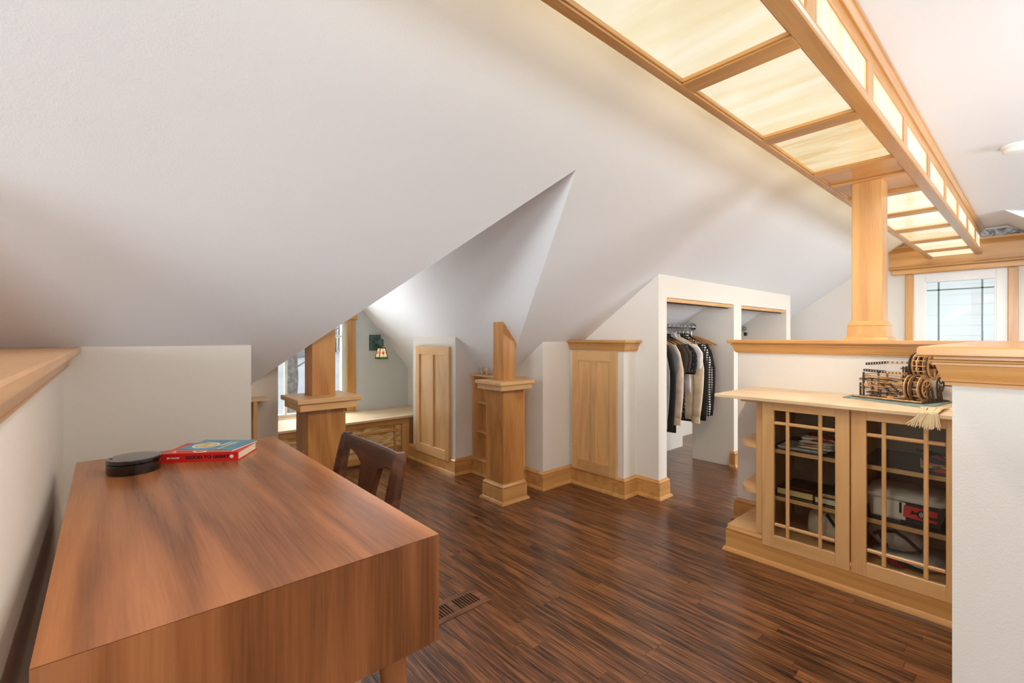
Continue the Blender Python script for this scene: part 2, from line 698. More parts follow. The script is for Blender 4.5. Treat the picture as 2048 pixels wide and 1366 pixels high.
# gable wall of the dormer with the window opening
WX0, WX1, WZ0, WZ1 = 1.15, 1.86, 0.405, 1.38
bm = bmesh.new()
for pts in (
    [(0.53, 0), (WX0, 0), (WX0, D(WX0)), (0.53, D(0.53))],
    [(WX1, 0), (2.53, 0), (2.53, D(2.53)), (WX1, D(WX1))],
    [(WX0, 0), (WX1, 0), (WX1, WZ0), (WX0, WZ0)],
    [(WX0, WZ1), (WX1, WZ1), (WX1, D(WX1)), (APX, APZ), (WX0, D(WX0))],
):
    prism(bm, [(x, DY, z) for x, z in pts], (0, 0.1, 0))
struct('wall_dormer_gable', bm, plain('dormer_wall_paint', (206, 210, 207), 0.75, bump=0.25, bscale=260, spec=0.25))

# boxed returns of the dormer (left and right)
BX0, BX1, BY0, BY1 = 2.24, 2.53, 3.27, 3.99
wall_poly('wall_box_right', [(BX0, BY0, 0), (BX1, BY0, 0), (BX1, BY0, D(BX1)), (BX0, BY0, D(BX0))], (0, BY1 - BY0, 0))
wall_poly('wall_box_left', [(0.53, 2.80, 0), (0.725, 2.80, 0), (0.725, 2.80, D(0.725)), (0.53, 2.80, D(0.53))], (0, BY1 - 2.80, 0))

# boxed-in unit beside the knee wall (with the capped access door)
CAPZ = 1.159
CX, CY = 2.85, 1.995
wall_poly('wall_access', [(CX, CY, 0), (CX, KNEE, 0), (CX, KNEE, 1.125), (CX, CY, 1.125)], (3.01 - CX, 0, 0))
# closet
CLX, CLY = 3.01, 1.806
wall_poly('wall_closet_side', [(CLX, CLY + .07, 0), (CLX, KNEE, 0), (CLX, KNEE, A(KNEE)), (CLX, CLY + .07, A(CLY + .07))], (0.10, 0, 0))
bm = bmesh.new()
HZ = 1.47
ct = A(CLY) - 0.0
prism(bm, [(3.01, CLY, 0), (3.12, CLY, 0), (3.12, CLY, HZ), (4.27, CLY, HZ), (4.27, CLY, 0), (4.43, CLY, 0), (4.43, CLY, HZ), (5.60, CLY, HZ), (5.60, CLY, 0), (5.73, CLY, 0), (5.73, CLY, ct), (3.01, CLY, ct)], (0, .07, 0))
struct('wall_closet_front', bm, M_wall)
bm = bmesh.new()
prism(bm, [(4.27, CLY + .07, 0), (4.27, 2.20, 0), (4.27, 2.20, .5), (4.27, KNEE, .5), (4.27, KNEE, A(KNEE)), (4.27, CLY + .07, A(CLY + .07))], (0.12, 0, 0))
struct('wall_closet_partition', bm, M_wall)
wall_poly('wall_closet_end', [(5.60, CLY + .07, 0), (5.60, 3.0, 0), (5.60, 3.0, A(3.0)), (5.60, CLY + .07, A(CLY + .07))], (0.13, 0, 0))
bm = box(3.11, 4.66, KNEE, KNEE + .03, 0, A(KNEE))
bx(bm, 4.66, 5.6, 2.76, 2.79, 0, A(2.76))
struct('wall_closet_back', bm, M_wall)

# end wall with window opening
EY0, EY1, EZ0, EZ1 = 0.185, 0.87, 0.75, 1.845
bm = bmesh.new()
for y0, y1, z0, z1 in ((EY1, 2.2, 0, 1.3), (-2.5, EY0, 0, 1.9), (EY0, EY1, 0, EZ0), (EY0, EY1, EZ1, 2.28)):
    bx(bm, XE, XE + 0.12, y0, y1, z0, z1)
prism(bm, [(XE, EY1, 1.3), (XE, 2.2, 1.3), (XE, 2.2, A(2.2)), (XE, 1.0, A(1.0)), (XE, EY1, A(EY1))], (0.12, 0, 0))
bx(bm, XE, XE + .12, -2.5, EY0, 1.9, 2.28)
struct('wall_end', bm, M_wall)
# unseen walls behind and beside the viewer
bm = bmesh.new()
bx(bm, XW - .1, XW, -2.2, 0.7, 0, 0.6)
bx(bm, XW - .1, XW, -2.2, 0.7, 2.1, 2.6)
bx(bm, XW - .1, XW, YS, -2.2, 0, 2.6)
bx(bm, XW - .1, XW, 0.7, 2.6, 0, 2.6)
struct('wall_west', bm, M_wall)
bm = bmesh.new()
bx(bm, XW, -4.25, YS - .1, YS, 0, 2.3)
bx(bm, -2.15, 4.25, YS - .1, YS, 0, 2.3)
bx(bm, -4.25, -2.15, YS - .1, YS, 0, .82)
bx(bm, -4.25, -2.15, YS - .1, YS, 1.78, 2.3)
bx(bm, 6.35, XE, YS - .1, YS, 0, 2.3)
bx(bm, 4.25, 6.35, YS - .1, YS, 0, 0.78)
bx(bm, 4.25, 6.35, YS - .1, YS, 2.02, 2.3)
struct('wall_south', bm, M_wall)
wall_poly('wall_west_knee', [(XW, KNEE, 0), (-0.45, KNEE, 0), (-0.45, KNEE, A(KNEE)), (XW, KNEE, A(KNEE))], (0, T, 0))

# left half wall beside the desk
LX = -0.122
struct('wall_half_left', box(LX - 0.16, LX, -0.6, KNEE, 0, 1.06), M_wall)
bm = bmesh.new()
prism(bm, [(-.62, 1.75, 0), (-.62, KNEE, 0), (-.62, KNEE, A(KNEE)), (-.62, 1.75, A(1.75))], (0.18, 0, 0))
struct('wall_left', bm, M_wall)
# stair half walls (L shaped)
HX = 3.08
NX, NY0, NY1 = 1.36, -0.12, 0.118
LSH = [(NX, NY0), (HX + .13, NY0), (HX + .13, 1.278), (HX, 1.278), (HX, NY1), (NX, NY1)]
bm = bmesh.new()
prism(bm, [(x, y, 0) for x, y in LSH], (0, 0, 1.12))
struct('wall_stair', bm, M_wall)

CAP = [(0, 1.076), (0.010, 1.076), (0.010, 1.0825), (0.016, 1.085), (0.017, 1.0895), (0.015, 1.0905), (0.016, 1.092), (0.023, 1.114), (0.024, 1.119), (0.029, 1.120), (0.029, 1.1245), (0.033, 1.126), (0.034, 1.130), (0.030, 1.1315), (0.027, 1.132), (0.027, 1.138), (0.046, 1.138), (0.051, 1.141), (0.051, 1.155), (0.047, 1.159), (0, 1.159)]


def cap_trim(name, path, dz=0.0, closed=True, mat=None, top=True):
    bm = bmesh.new()
    sweep(bm, path, [(o, z + dz) for o, z in CAP], closed)
    if top and closed:
        f = [bm.verts.new((x, y, CAPZ + dz - 0.0002)) for x, y in path]
        bm.faces.new(f)
    return struct(name, bm, mat or TRIM[1], smooth=30)


cap_trim('trim_1', LSH)
cap_trim('trim_2', [(LX - .32, -.6), (LX, -.6), (LX, KNEE), (LX - .32, KNEE)], -0.021)
cap_trim('trim_3', [(CX, CY), (3.008, CY), (3.008, KNEE - .002), (CX, KNEE - .002)], -0.006)

# baseboards
BASE = [(0, 0), (0.033, 0), (0.032, 0.008), (0.027, 0.017), (0.019, 0.021), (0.018, 0.022), (0.018, 0.106), (0.012, 0.108), (0.012, 0.113), (0.017, 0.115), (0.017, 0.121), (0.008, 0.132), (0.006, 0.138), (0, 0.138)]


def baseboard(name, path, closed=False):
    bm = bmesh.new()
    sweep(bm, path, BASE, closed)
    return struct(name, bm, TRIM[0], smooth=30)


# travelling so that the room lies on the right-hand side
baseboard('baseboard_knee', [(BX0, 4.05), (BX0, BY0), (2.41, BY0), (2.41, 2.70), (2.53, 2.70), (2.53, KNEE), (CX, KNEE), (CX, CY), (CLX, CY), (CLX, CLY), (3.12, CLY), (3.12, CLY + .06)])
baseboard('baseboard_partition', [(4.27, CLY + .03), (4.27, CLY), (4.43, CLY), (4.43, CLY + .05)])
baseboard('baseboard_stair', [(HX + .13, 0.2), (HX + .13, 1.278), (HX, 1.278), (HX, 0.9)])
baseboard('baseboard_left', [(LX, KNEE), (0.53, KNEE), (0.53, 2.69)])

# ------------------------------------------------------------------ floor: every strip is a plank
struct('floor', box(XW, XE, YS, 4.7, -0.08, -0.006), M_dark)
FL = bpy.data.objects['floor']
CAMF = Vector((sin(radians(41.4)), cos(radians(41.4))))
CAMR = Vector((cos(radians(41.4)), -sin(radians(41.4))))


def seen(x, y):
    d = x * CAMF.x + y * CAMF.y
    if d < 0.6:
        return 0
    u = 1024 + 923 * (x * CAMR.x + y * CAMR.y) / d
    v = 673 + 923 * EYE / d
    if not (560 < u < 1920 and v < 1400):
        return 0
    if x < 0.5 and y < 2.3:
        return 0
    if x > 2.56 and y < 1.25 and x < 3.3:
        return 0
    return 1.0 / (d * d)


W = 0.0572
planks = []
x = -0.16
row = 0
while x < 6.6:
    y = -1.2 - random.random() * 1.2
    while y < 4.62:
        ln = random.choice((0.45, 0.6, 0.75, 0.9, 1.1, 1.3, 1.5)) * (0.9 + .2 * random.random())
        y1 = min(y + ln, 4.62)
        if y1 - y > 0.05:
            sc = 0
            for k in range(5):
                sc = max(sc, seen(x + W / 2, y + (y1 - y) * k / 4) * (y1 - y))
            planks.append((sc, x, y, y1))
        y = y1
    x += W
planks.sort(key=lambda p: -p[0])


def plank_bm(bm, x0, y0, x1, y1, ox, oy, lay, tone):
    g, c = 0.0002, 0.0005
    zt = random.uniform(-0.0002, 0.0002)
    b = [(x0 + g, y0 + g), (x1 - g, y0 + g), (x1 - g, y1 - g), (x0 + g, y1 - g)]
    t = [(x0 + g + c, y0 + g + c), (x1 - g - c, y0 + g + c), (x1 - g - c, y1 - g - c), (x0 + g + c, y1 - g - c)]
    v0 = [bm.verts.new((p[0] - ox, p[1] - oy, -0.006)) for p in b]
    v1 = [bm.verts.new((p[0] - ox, p[1] - oy, -0.001 + zt)) for p in b]
    v2 = [bm.verts.new((p[0] - ox, p[1] - oy, zt)) for p in t]
    for i in range(4):
        j = (i + 1) % 4
        bm.faces.new((v0[i], v0[j], v1[j], v1[i]))
        bm.faces.new((v1[i], v1[j], v2[j], v2[i]))
    bm.faces.new(v2)
    for v in v0 + v1 + v2:
        v[lay] = tone


rest = bmesh.new()
rlay = rest.verts.layers.float_vector.new('tone')
for i, (sc, px, py, py1) in enumerate(planks):
    tone = (random.random(), random.random(), random.random())
    if i < 300 and sc > 0:
        bm = bmesh.new()
        lay = bm.verts.layers.float_vector.new('tone')
        plank_bm(bm, px, py, px + W, py1, px + W / 2, (py + py1) / 2, lay, tone)
        o = raw('plank', bm, FLOOR)
        o.parent = FL
        o.location = (px + W / 2, (py + py1) / 2, 0)
    else:
        plank_bm(rest, px, py, px + W, py1, 0, 0, rlay, tone)
o = raw('plank_field', rest, FLOOR)
o.parent = FL
o['kind'] = 'stuff'

# ------------------------------------------------------------------ dormer window (window_1)
w1 = bpy.data.objects.new('window_1', None)
COL.objects.link(w1)
w1['kind'] = 'structure'
w1.location = (XM, DY, WZ0)
wy = DY - 0.018
M_sash = plain('sash_paint', (226, 232, 222), 0.4)
for n, b in (
    ('side_casing', box(1.10, 1.185, wy, DY, 0.40, 1.35, .003)),
    ('side_casing', box(1.836, 1.924, wy, DY, 0.40, 1.35, .003)),
    ('head_casing', box(1.12, 1.94, wy - .006, DY, 1.362, 1.47, .003)),
    ('head_bead', box(1.115, 1.945, wy - .012, DY, 1.35, 1.362, .003)),
    ('apron', box(1.136, 1.924, wy, DY, 0.345, 0.40, .003)),
    ('stool', box(1.115, 1.945, wy - .03, DY, 0.40, 0.42, .003)),
):
    part(n, b, TRIM[2] if 'side' in n else TRIM[0], w1)
bm = bmesh.new()
for a in ((1.15, 1.19), (1.795, 1.86)):
    bx(bm, a[0], a[1], DY + .02, DY + .07, 0.42, 1.38, .003)
bx(bm, 1.15, 1.86, DY + .02, DY + .07, 0.405, 0.45, .003)
bx(bm, 1.15, 1.86, DY + .02, DY + .07, 1.33, 1.38, .003)
part('sash_frame', bm, M_sash, w1)
for a in (1.272, 1.700):
    part('muntin', box(a - .011, a + .011, DY + .03, DY + .055, 0.45, 1.33, .002), M_sash, w1)
part('muntin', box(1.19, 1.795, DY + .03, DY + .055, 1.17, 1.192, .002), M_sash, w1)
part('pane', box(1.19, 1.795, DY + .040, DY + .044, 0.45, 1.33), M_glass, w1)

# ------------------------------------------------------------------ end window (window_2) and header shelf
w2 = bpy.data.objects.new('window_2', None)
COL.objects.link(w2)
w2['kind'] = 'structure'
w2.location = (XE, 0.53, EZ0)
ex = XE - 0.02
part('side_casing', box(ex, XE, 0.893, 0.962, 0.7, 1.865, .003), TRIM[2], w2)
part('side_casing', box(ex, XE, 0.110, 0.180, 0.7, 1.865, .003), TRIM[2], w2)
bm = bmesh.new()
for y0, y1, z0, z1 in ((0.180, 0.262, .7, 1.865), (0.795, 0.893, .7, 1.865), (0.262, 0.795, 1.768, 1.865), (0.262, .795, .7, .8)):
    bx(bm, XE - .005, XE + .06, y0, y1, z0, z1, .004)
part('sash_frame', bm, M_white, w2)
bm = bmesh.new()
for y0, y1, z0, z1 in ((0.255, 0.275, .8, 1.785), (0.785, 0.81, .8, 1.785), (0.275, 0.785, 1.765, 1.785)):
    bx(bm, XE - .002, XE + .02, y0, y1, z0, z1, .003)
part('glazing_bead', bm, M_white, w2)
M_came = plain('grey_came', (120, 138, 138), 0.4)
for y in (0.692, 0.361):
    part('muntin', box(XE + .030, XE + .044, y - .007, y + .007, .8, 1.768), M_came, w2)
part('muntin', box(XE + .030, XE + .044, .262, .795, 1.675, 1.689), M_came, w2)
part('pane', box(XE + .034, XE + .038, 0.262, 0.795, 0.8, 1.768), M_glass, w2)

hs = thing('header_shelf', 'honey wood header shelf with crown edge running above the end window', 'shelf', (XE, 0.4, 1.87))
yl, yr = 1.10, -1.2
part('lower_rail', box(XE - .05, XE, yr, 1.075, 1.868, 1.925, .006), TRIM[1], hs)
bm = bmesh.new()
sweep(bm, [(XE, yl), (XE, yr)], [(0, 1.925), (.06, 1.925), (.066, 1.932), (.066, 1.945), (.055, 1.952), (.05, 1.962), (0, 1.962)])
part('ledge_moulding', bm, TRIM[1], hs, smooth=30)
part('fascia_board', box(XE - .03, XE, yr, yl, 1.962, 2.13), TRIM[1], hs)
bm = bmesh.new()
sweep(bm, [(XE, yl), (XE, yr)], [(0, 2.12), (.036, 2.12), (.04, 2.13), (.055, 2.15), (.062, 2.155), (.07, 2.165), (.07, 2.182), (0, 2.182)])
part('crown_moulding', bm, TRIM[1], hs, smooth=30)

tr = bpy.data.objects.new('window_3', None)
COL.objects.link(tr)
tr['kind'] = 'structure'
tr.location = (XE, .53, 2.18)
bm = bmesh.new()
prism(bm, [(XE - .012, 1.09, 2.05), (XE - .012, 1.04, 2.17), (XE - .012, .9, 2.262), (XE - .012, 0.17, 2.262), (XE - .012, .0, 2.16), (XE - .012, -.1, 2.05)], (.01, 0, 0))
part('art_glass_panel', bm, M_marble, tr)

# exterior seen through the windows ------------------------------------------------
def sheet(x0, x1, y0, y1, nx, ny, fz, thick=0.4):
    bm = bmesh.new()
    V = [[bm.verts.new((x0 + (x1 - x0) * i / nx, y0 + (y1 - y0) * j / ny, fz(x0 + (x1 - x0) * i / nx, y0 + (y1 - y0) * j / ny))) for i in range(nx + 1)] for j in range(ny + 1)]
    for j in range(ny):
        for i in range(nx):
            bm.faces.new((V[j][i], V[j][i + 1], V[j + 1][i + 1], V[j + 1][i]))
    return bm


snow = struct('ground_outside', sheet(-12, 34, 5.5, 60, 46, 44, lambda x, y: -2.9 + min(max(0, y - 7), 20) * 0.135 + 0.10 * sin(x * 1.3 + y * .7) + 0.07 * sin(y * 1.9 - x)), M_snow, smooth='all')


def gz(x, y):
    return -2.9 + min(max(0, y - 7), 20) * 0.135


def tree(x, y, r, h, lean, label, n, seed, group=None):
    rng = random.Random(seed)
    t = thing('bare_tree', label, 'tree', (x, y, gz(x, y) - .1), 0, group)
    z0 = gz(x, y) - 0.15
    pts = [(x + lean * k / 6 * h + .04 * rng.uniform(-1, 1), y + .05 * rng.uniform(-1, 1), z0 + h * k / 6) for k in range(7)]
    bm = bmesh.new()
    tube(bm, pts, r, 10, r * .55)
    part('trunk', bm, M_bark, t, smooth=True)
    bm = bmesh.new()
    for k in range(n):
        f = rng.uniform(.3, .98)
        b = Vector((x + lean * f * h, y, z0 + h * f))
        d = Vector((rng.uniform(-1, 1), rng.uniform(-.6, .6), rng.uniform(.1, .9))).normalized()
        L_ = rng.uniform(.5, 1.8)
        q = [b, b + d * L_ * .5 + Vector((0, 0, .05)), b + d * L_ + Vector((rng.uniform(-.2, .2), 0, rng.uniform(-.1, .25)))]
        tube(bm, q, r * .17, 5, r * .05)
        for s in range(3):
            p = b + d * L_ * rng.uniform(.4, .95)
            e = (d + Vector((rng.uniform(-1, 1), rng.uniform(-.5, .5), rng.uniform(-.4, .8)))).normalized()
            tube(bm, [p, p + e * rng.uniform(.25, .7)], r * .06, 4, r * .02)
    part('branches', bm, M_bark, t)
    return t


tree(3.98, 14.2, .17, 6.2, .035, 'thick bare tree trunk in the snow outside the dormer window', 22, 3)
tree(7.4, 17.0, .07, 5.0, .05, 'slim bare tree right of the dormer window post', 34, 5)
tree(6.1, 24.0, .08, 6.0, -.03, 'thin bare tree far back between the thick trunk and the post', 26, 8)
tree(5.6, 20.0, .06, 5.0, .08, 'spindly leaning bare sapling behind the thick trunk', 24, 13)


def bush(x, y, rx, rz, seed, label):
    rng = random.Random(seed)
    bm = bmesh.new()
    for k in range(120):
        a, b_ = rng.uniform(0, 2 * pi), rng.uniform(.2, 1.4)
        r = rng.uniform(.5, 1)
        p0 = Vector((x + rng.uniform(-.2, .2) * rx, y + rng.uniform(-.2, .2), gz(x, y) - .05))
        p1 = p0 + Vector((cos(a) * cos(b_) * rx * r, sin(a) * cos(b_) * rx * .6 * r, rz * sin(b_) * r))
        tube(bm, [p0, (p0 + p1) / 2 + Vector((0, 0, .12)), p1], .014, 4, .005)
    o = raw('winter_shrub', bm, plain('dry_twigs_%d' % seed, (128, 122, 112), .9))
    tag(o, label, 'shrub')
    return o


bush(7.9, 16.0, .9, 1.7, 21, 'leafless grey shrub outside, right of the left column shaft')
bush(5.5, 17.2, .9, .7, 22, 'low leafless shrub in the snow right of the thick trunk')
bush(4.0, 12.4, .8, .35, 23, 'low dry twigs in the snow at the thick trunk foot')

# leafless wood at the top of the yard
rng = random.Random(31)
bm = bmesh.new()
for k in range(150):
    x, y = rng.uniform(3, 24), rng.uniform(35, 47)
    z0 = gz(x, y) - .2
    h_ = rng.uniform(5, 11)
    r_ = rng.uniform(.04, .13)
    p1 = Vector((x + rng.uniform(-.4, .4), y, z0 + h_))
    p0 = Vector((x, y, z0))
    tube(bm, [p0, p1], r_, 5, r_ * .3)
    for q in range(9):
        b_ = p0.lerp(p1, rng.uniform(.15, .95))
        d_ = Vector((rng.uniform(-1, 1), rng.uniform(-.3, .3), rng.uniform(.2, 1))).normalized()
        tube(bm, [b_, b_ + d_ * rng.uniform(.8, 2.6)], r_ * .35, 4, r_ * .1)
o = raw('distant_treeline', bm, plain('far_bark', (136, 132, 126), .9))
o['kind'] = 'stuff'
o['label'] = 'leafless grey wood beyond the snowy yard'
# house across the yard
hb = thing('yard_house', 'pale house with a dark window across the snowy yard', 'house', (4.6, 30, gz(4.6, 30)))
part('wall', box(3.2, 9.9, 30, 31.4, gz(8, 30) - .3, 1.0), plain('house_paint', (186, 188, 184), .8), hb)
bm = bmesh.new()
prism(bm, [(2.8, 29.5, .95), (10.2, 29.5, .95), (10.2, 31.4, 2.0), (2.8, 31.4, 2.0)], (0, .0, .15))
part('roof', bm, plain('snowy_roof', (196, 204, 212), .8), hb)
part('window', box(7.95, 8.5, 29.95, 30.0, 0.05, .5), plain('dark_pane', (44, 56, 62), .2), hb)
part('garage_door', box(8.75, 9.6, 29.95, 30.0, gz(10, 30) - .2, .6), plain('grey_door', (176, 184, 184), .7), hb)

# neighbour wall seen through the end window
nb = thing('neighbour_house', 'white clapboard house wall close outside the end window', 'house', (9.6, .5, -3))
part('wall', box(9.72, 10.0, -6, 8, -3, 5), M_siding, nb)
for k in range(22):
    z = -0.35 + k * 0.155
    bm = bmesh.new()
    prism(bm, [(9.72, -6, z), (9.70, -6, z), (9.715, -6, z + .157), (9.72, -6, z + .157)], (0, 14, 0))
    part('clapboard', bm, M_siding, nb)
bm = bmesh.new()
prism(bm, [(9.6, 0.6, 2.62), (9.6, 2.6, 1.19), (9.6, 2.6, 1.39), (9.6, .6, 2.82)], (.1, 0, 0))
part('rake_board', bm, plain('rake_paint', (206, 216, 214), .6), nb)
bm = bmesh.new()
prism(bm, [(9.3, 0.6, 2.84), (9.3, 2.6, 1.41), (9.3, 2.6, 1.49), (9.3, .6, 2.92)], (.42, 0, 0))
part('eave', bm, plain('eave_grey', (150, 164, 166), .7), nb)  # one even grey for the whole eave

# ------------------------------------------------------------------ ceiling lantern (long glazed light box)
LB = thing('lantern_beam', 'long wooden ceiling light box with lit cream art glass panels', 'ceiling light', (3.1, 0.6, 2.02), -0.0085)
ox, oy, oz = 3.1, 0.6, 2.02


def lpart(name, x0, x1, y0, y1, z0, z1, mat, bev=.002, parent=None, label=None):
    return part(name, box(x0 - ox, x1 - ox, y0 - oy, y1 - oy, z0 - oz, z1 - oz, bev), mat, parent or LB, local=True, label=label)


YL1, YL0, YR1, YR0 = 0.800, 0.768, 0.437, 0.388
X0, X1 = 0.10, 6.715
lpart('bottom_rail', X0, X1, YL0, YL1, 2.02, 2.05, TRIM[0])
lpart('bottom_rail', X0, X1, YR0, YR1, 2.02, 2.05, TRIM[0])
s = [1.5225 + k * 0.6685 for k in range(-2, 8)]
for k, sx in enumerate(s):
    e = s[k + 1] if k < len(s) - 1 else X1
    lpart('cross_rail', sx + .592, e, YR1, YL0, 2.02, 2.05, TRIM[1])
    if k == 4:      # the bay at the post is boarded
        lpart('board_panel', sx, sx + .592, YR1, YL0, 2.034, 2.046, TRIM[1])
        lpart('cross_rail', 3.075, 3.225, YR1, YL0, 2.022, 2.034, TRIM[1])
    else:
        lpart('glass_panel', sx - .004, sx + .596, YR1 - .004, YL0 + .004, 2.038, 2.044, M_lamp2 if k in (3, 7) else M_lamp, 0)
    for b in ((sx, sx + .007, YR1, YL0), (sx + .585, sx + .592, YR1, YL0), (sx, sx + .592, YR1, YR1 + .007), (sx, sx + .592, YL0 - .007, YL0)):
        lpart('panel_bead', b[0], b[1], b[2], b[3], 2.026, 2.04, TRIM[0] if b[1] - b[0] > .1 else TRIM[1], .002)
for side, ya, yb, yo in (('right', YR0 + .012, YR0 + .032, -1), ('left', YL1 - .032, YL1 - .012, 1)):
    lpart('side_rail', X0, X1, ya, yb, 2.05, 2.072, TRIM[0])
    lpart('side_rail', X0, X1, ya, yb, 2.203, 2.28, TRIM[0])
    for k, sx in enumerate(s):
        e = s[k + 1] if k < len(s) - 1 else X1
        lpart('side_stile', sx + .592, e, ya, yb, 2.072, 2.203, TRIM[2])
        lpart('side_glass', sx - .003, sx + .595, ya + .006, yb - .006, 2.069, 2.206, M_lampside if yo < 0 else M_lampside2, 0)
        f = ya if yo < 0 else yb
        fa, fb = (f, f + .007) if yo < 0 else (f - .007, f)
        for b in ((sx, sx + .006, 2.072, 2.203, 2), (sx + .586, sx + .592, 2.072, 2.203, 2), (sx, sx + .592, 2.072, 2.078, 0), (sx, sx + .592, 2.197, 2.203, 0)):
            lpart('side_bead', b[0], b[1], fa, fb, b[2], b[3], TRIM[b[4]], .0015)
# spots added under the glass to strengthen the light box's light
for k, sx in enumerate(s):
    if k in (4, len(s) - 1):
        continue
    l = bpy.data.lights.new('lantern_boost', 'SPOT')
    l.energy = 18
    l.color = (1.0, 0.90, 0.75)
    l.spot_size = radians(165)
    l.spot_blend = 1.0
    l.shadow_soft_size = 0.0
    o = bpy.data.objects.new('lantern_boost', l)
    COL.objects.link(o)
    o.parent = LB
    o.location = (sx + .296 - ox, .602 - oy, 2.034 - oz)
# mouldings along the lower edge and the ceiling
bm = bmesh.new()
sweep(bm, [(X0 - ox, YR0 + .012 - oy), (X1 - ox, YR0 + .012 - oy)], [(0, 0.008), (.012, 0.008), (.016, 0.014), (.016, .022), (.011, .028), (.006, .032), (.0, .034)])
part('edge_moulding', bm, TRIM[0], LB, smooth=30, local=True)
bm = bmesh.new()
sweep(bm, [(X0 - ox, YR0 + .012 - oy), (X1 - ox, YR0 + .012 - oy)], [(0, .222), (.008, .222), (.011, .229), (.016, .234), (.02, .243), (.026, .246), (.026, .2595), (0, .2595)])
part('crown_moulding', bm, TRIM[0], LB, smooth=30, local=True)

# post on the stair wall carrying the light box
def base_block(name, cx, cy, w, z, parent, h=.14, mats=POST):
    bm = bmesh.new()
    q = w / 2
    path = [(cx - q, cy - q), (cx + q, cy - q), (cx + q, cy + q), (cx - q, cy + q)]
    prof = [(-.01, z), (.033, z), (.032, z + .008), (.026, z + .017), (.018, z + .021), (.018, z + h * .74), (.014, z + h * .75), (.016, z + h * .77), (.016, z + h * .83), (.006, z + h * .95), (.003, z + h), (-.01, z + h)]
    sweep(bm, path, prof, True)
    return part(name, bm, mats[0], parent, smooth=30)


SP = thing('light_box_post', 'square honey wood post standing on the stair wall under the light box', 'post', (3.17, .606, CAPZ))
bm = box(3.10, 3.236, .539, .673, CAPZ, 2.024, .003)
part('shaft', bm, TRIM[2], SP)
base_block('base_moulding', 3.168, .606, .134, CAPZ, SP, h=.105, mats=TRIM)

# ------------------------------------------------------------------ floor columns
def column(label, cx, cy, sx, sy, sw, group):
    t = thing('pedestal_column', label, 'column', (cx, cy, 0), 0, group)
    h = 0.10
    bw = 0.098
    part('pedestal', box(cx - bw, cx + bw, cy - bw, cy + bw, 0, .80, .002), POST[2], t)
    bm = bmesh.new()
    path = [(cx - bw, cy - bw), (cx + bw, cy - bw), (cx + bw, cy + bw), (cx - bw, cy + bw)]
    sweep(bm, path, [(-.01, 0)] + BASE[1:-1] + [(-.01, .138)], True)
    part('base_moulding', bm, TRIM[0], t, smooth=30)
    part('cap_collar', box(cx - .147, cx + .147, cy - .137, cy + .137, .80, .838, .002), MAPLE[0], t)
    part('cap_board', box(cx - .163, cx + .163, cy - .150, cy + .150, .838, .863, .003), MAPLE[0], t)
    bm = bmesh.new()
    q = sw / 2
    c = [(sx - q, sy - q), (sx + q, sy - q), (sx + q, sy + q), (sx - q, sy + q)]
    lo = [bm.verts.new((x, y, .863)) for x, y in c]
    hi = [bm.verts.new((x, y, ceil_z(x, y) - .002)) for x, y in c]
    bm.faces.new(lo[::-1])
    bm.faces.new(hi)
    for i in range(4):
        bm.faces.new((lo[i], lo[(i + 1) % 4], hi[(i + 1) % 4], hi[i]))
    part('shaft', bm, POST[2], t)
    return t


column('square cherry column with capped pedestal left of the desk chair, before the window', .878, 2.565, .885, 2.598, .122, None)
column('square cherry column with capped pedestal alone on the open floor', 2.196, 2.572, 2.203, 2.588, .112, None)

# ------------------------------------------------------------------ window seat
ws = thing('window_seat', 'built-in window seat with plywood top and amber glass front', 'window seat', (XM, 4.3, 0))
SY = 4.05
part('seat_board', box(.54, 2.525, SY - .02, DY - .002, .393, .413, .002), BIRCH[0], ws)
part('top_rail', box(.9, 2.23, SY, SY + .03, .34, .393, .001), TRIM[0], ws)
part('bottom_rail', box(.9, 2.23, SY, SY + .03, 0.02, .075, .001), TRIM[0], ws)
part('side_board', box(2.23, 2.52, SY + .004, SY + .03, 0, .393, .001), POST[2], ws)
part('side_board', box(.54, .83, SY + .004, SY + .03, 0, .393, .001), POST[2], ws)
part('stile', box(2.155, 2.23, SY - .001, SY + .03, .02, .34, .001), TRIM[2], ws)
part('stile', box(.83, .905, SY - .001, SY + .03, .02, .34, .001), TRIM[2], ws)
for z in (.285, .128):
    part('lattice_rail', box(.905, 2.155, SY + .004, SY + .022, z - .008, z + .008, .001), TRIM[0], ws)
for x in (2.085, .975):
    part('lattice_stile', box(x - .009, x + .009, SY + .002, SY + .024, .075, .34, .001), TRIM[2], ws)
part('glass_panel', box(.905, 2.155, SY + .024, SY + .029, .075, .34), M_amber, ws)
part('back_panel', box(.54, 2.52, SY + .04, SY + .05, 0, .393), BIRCH[0], ws)

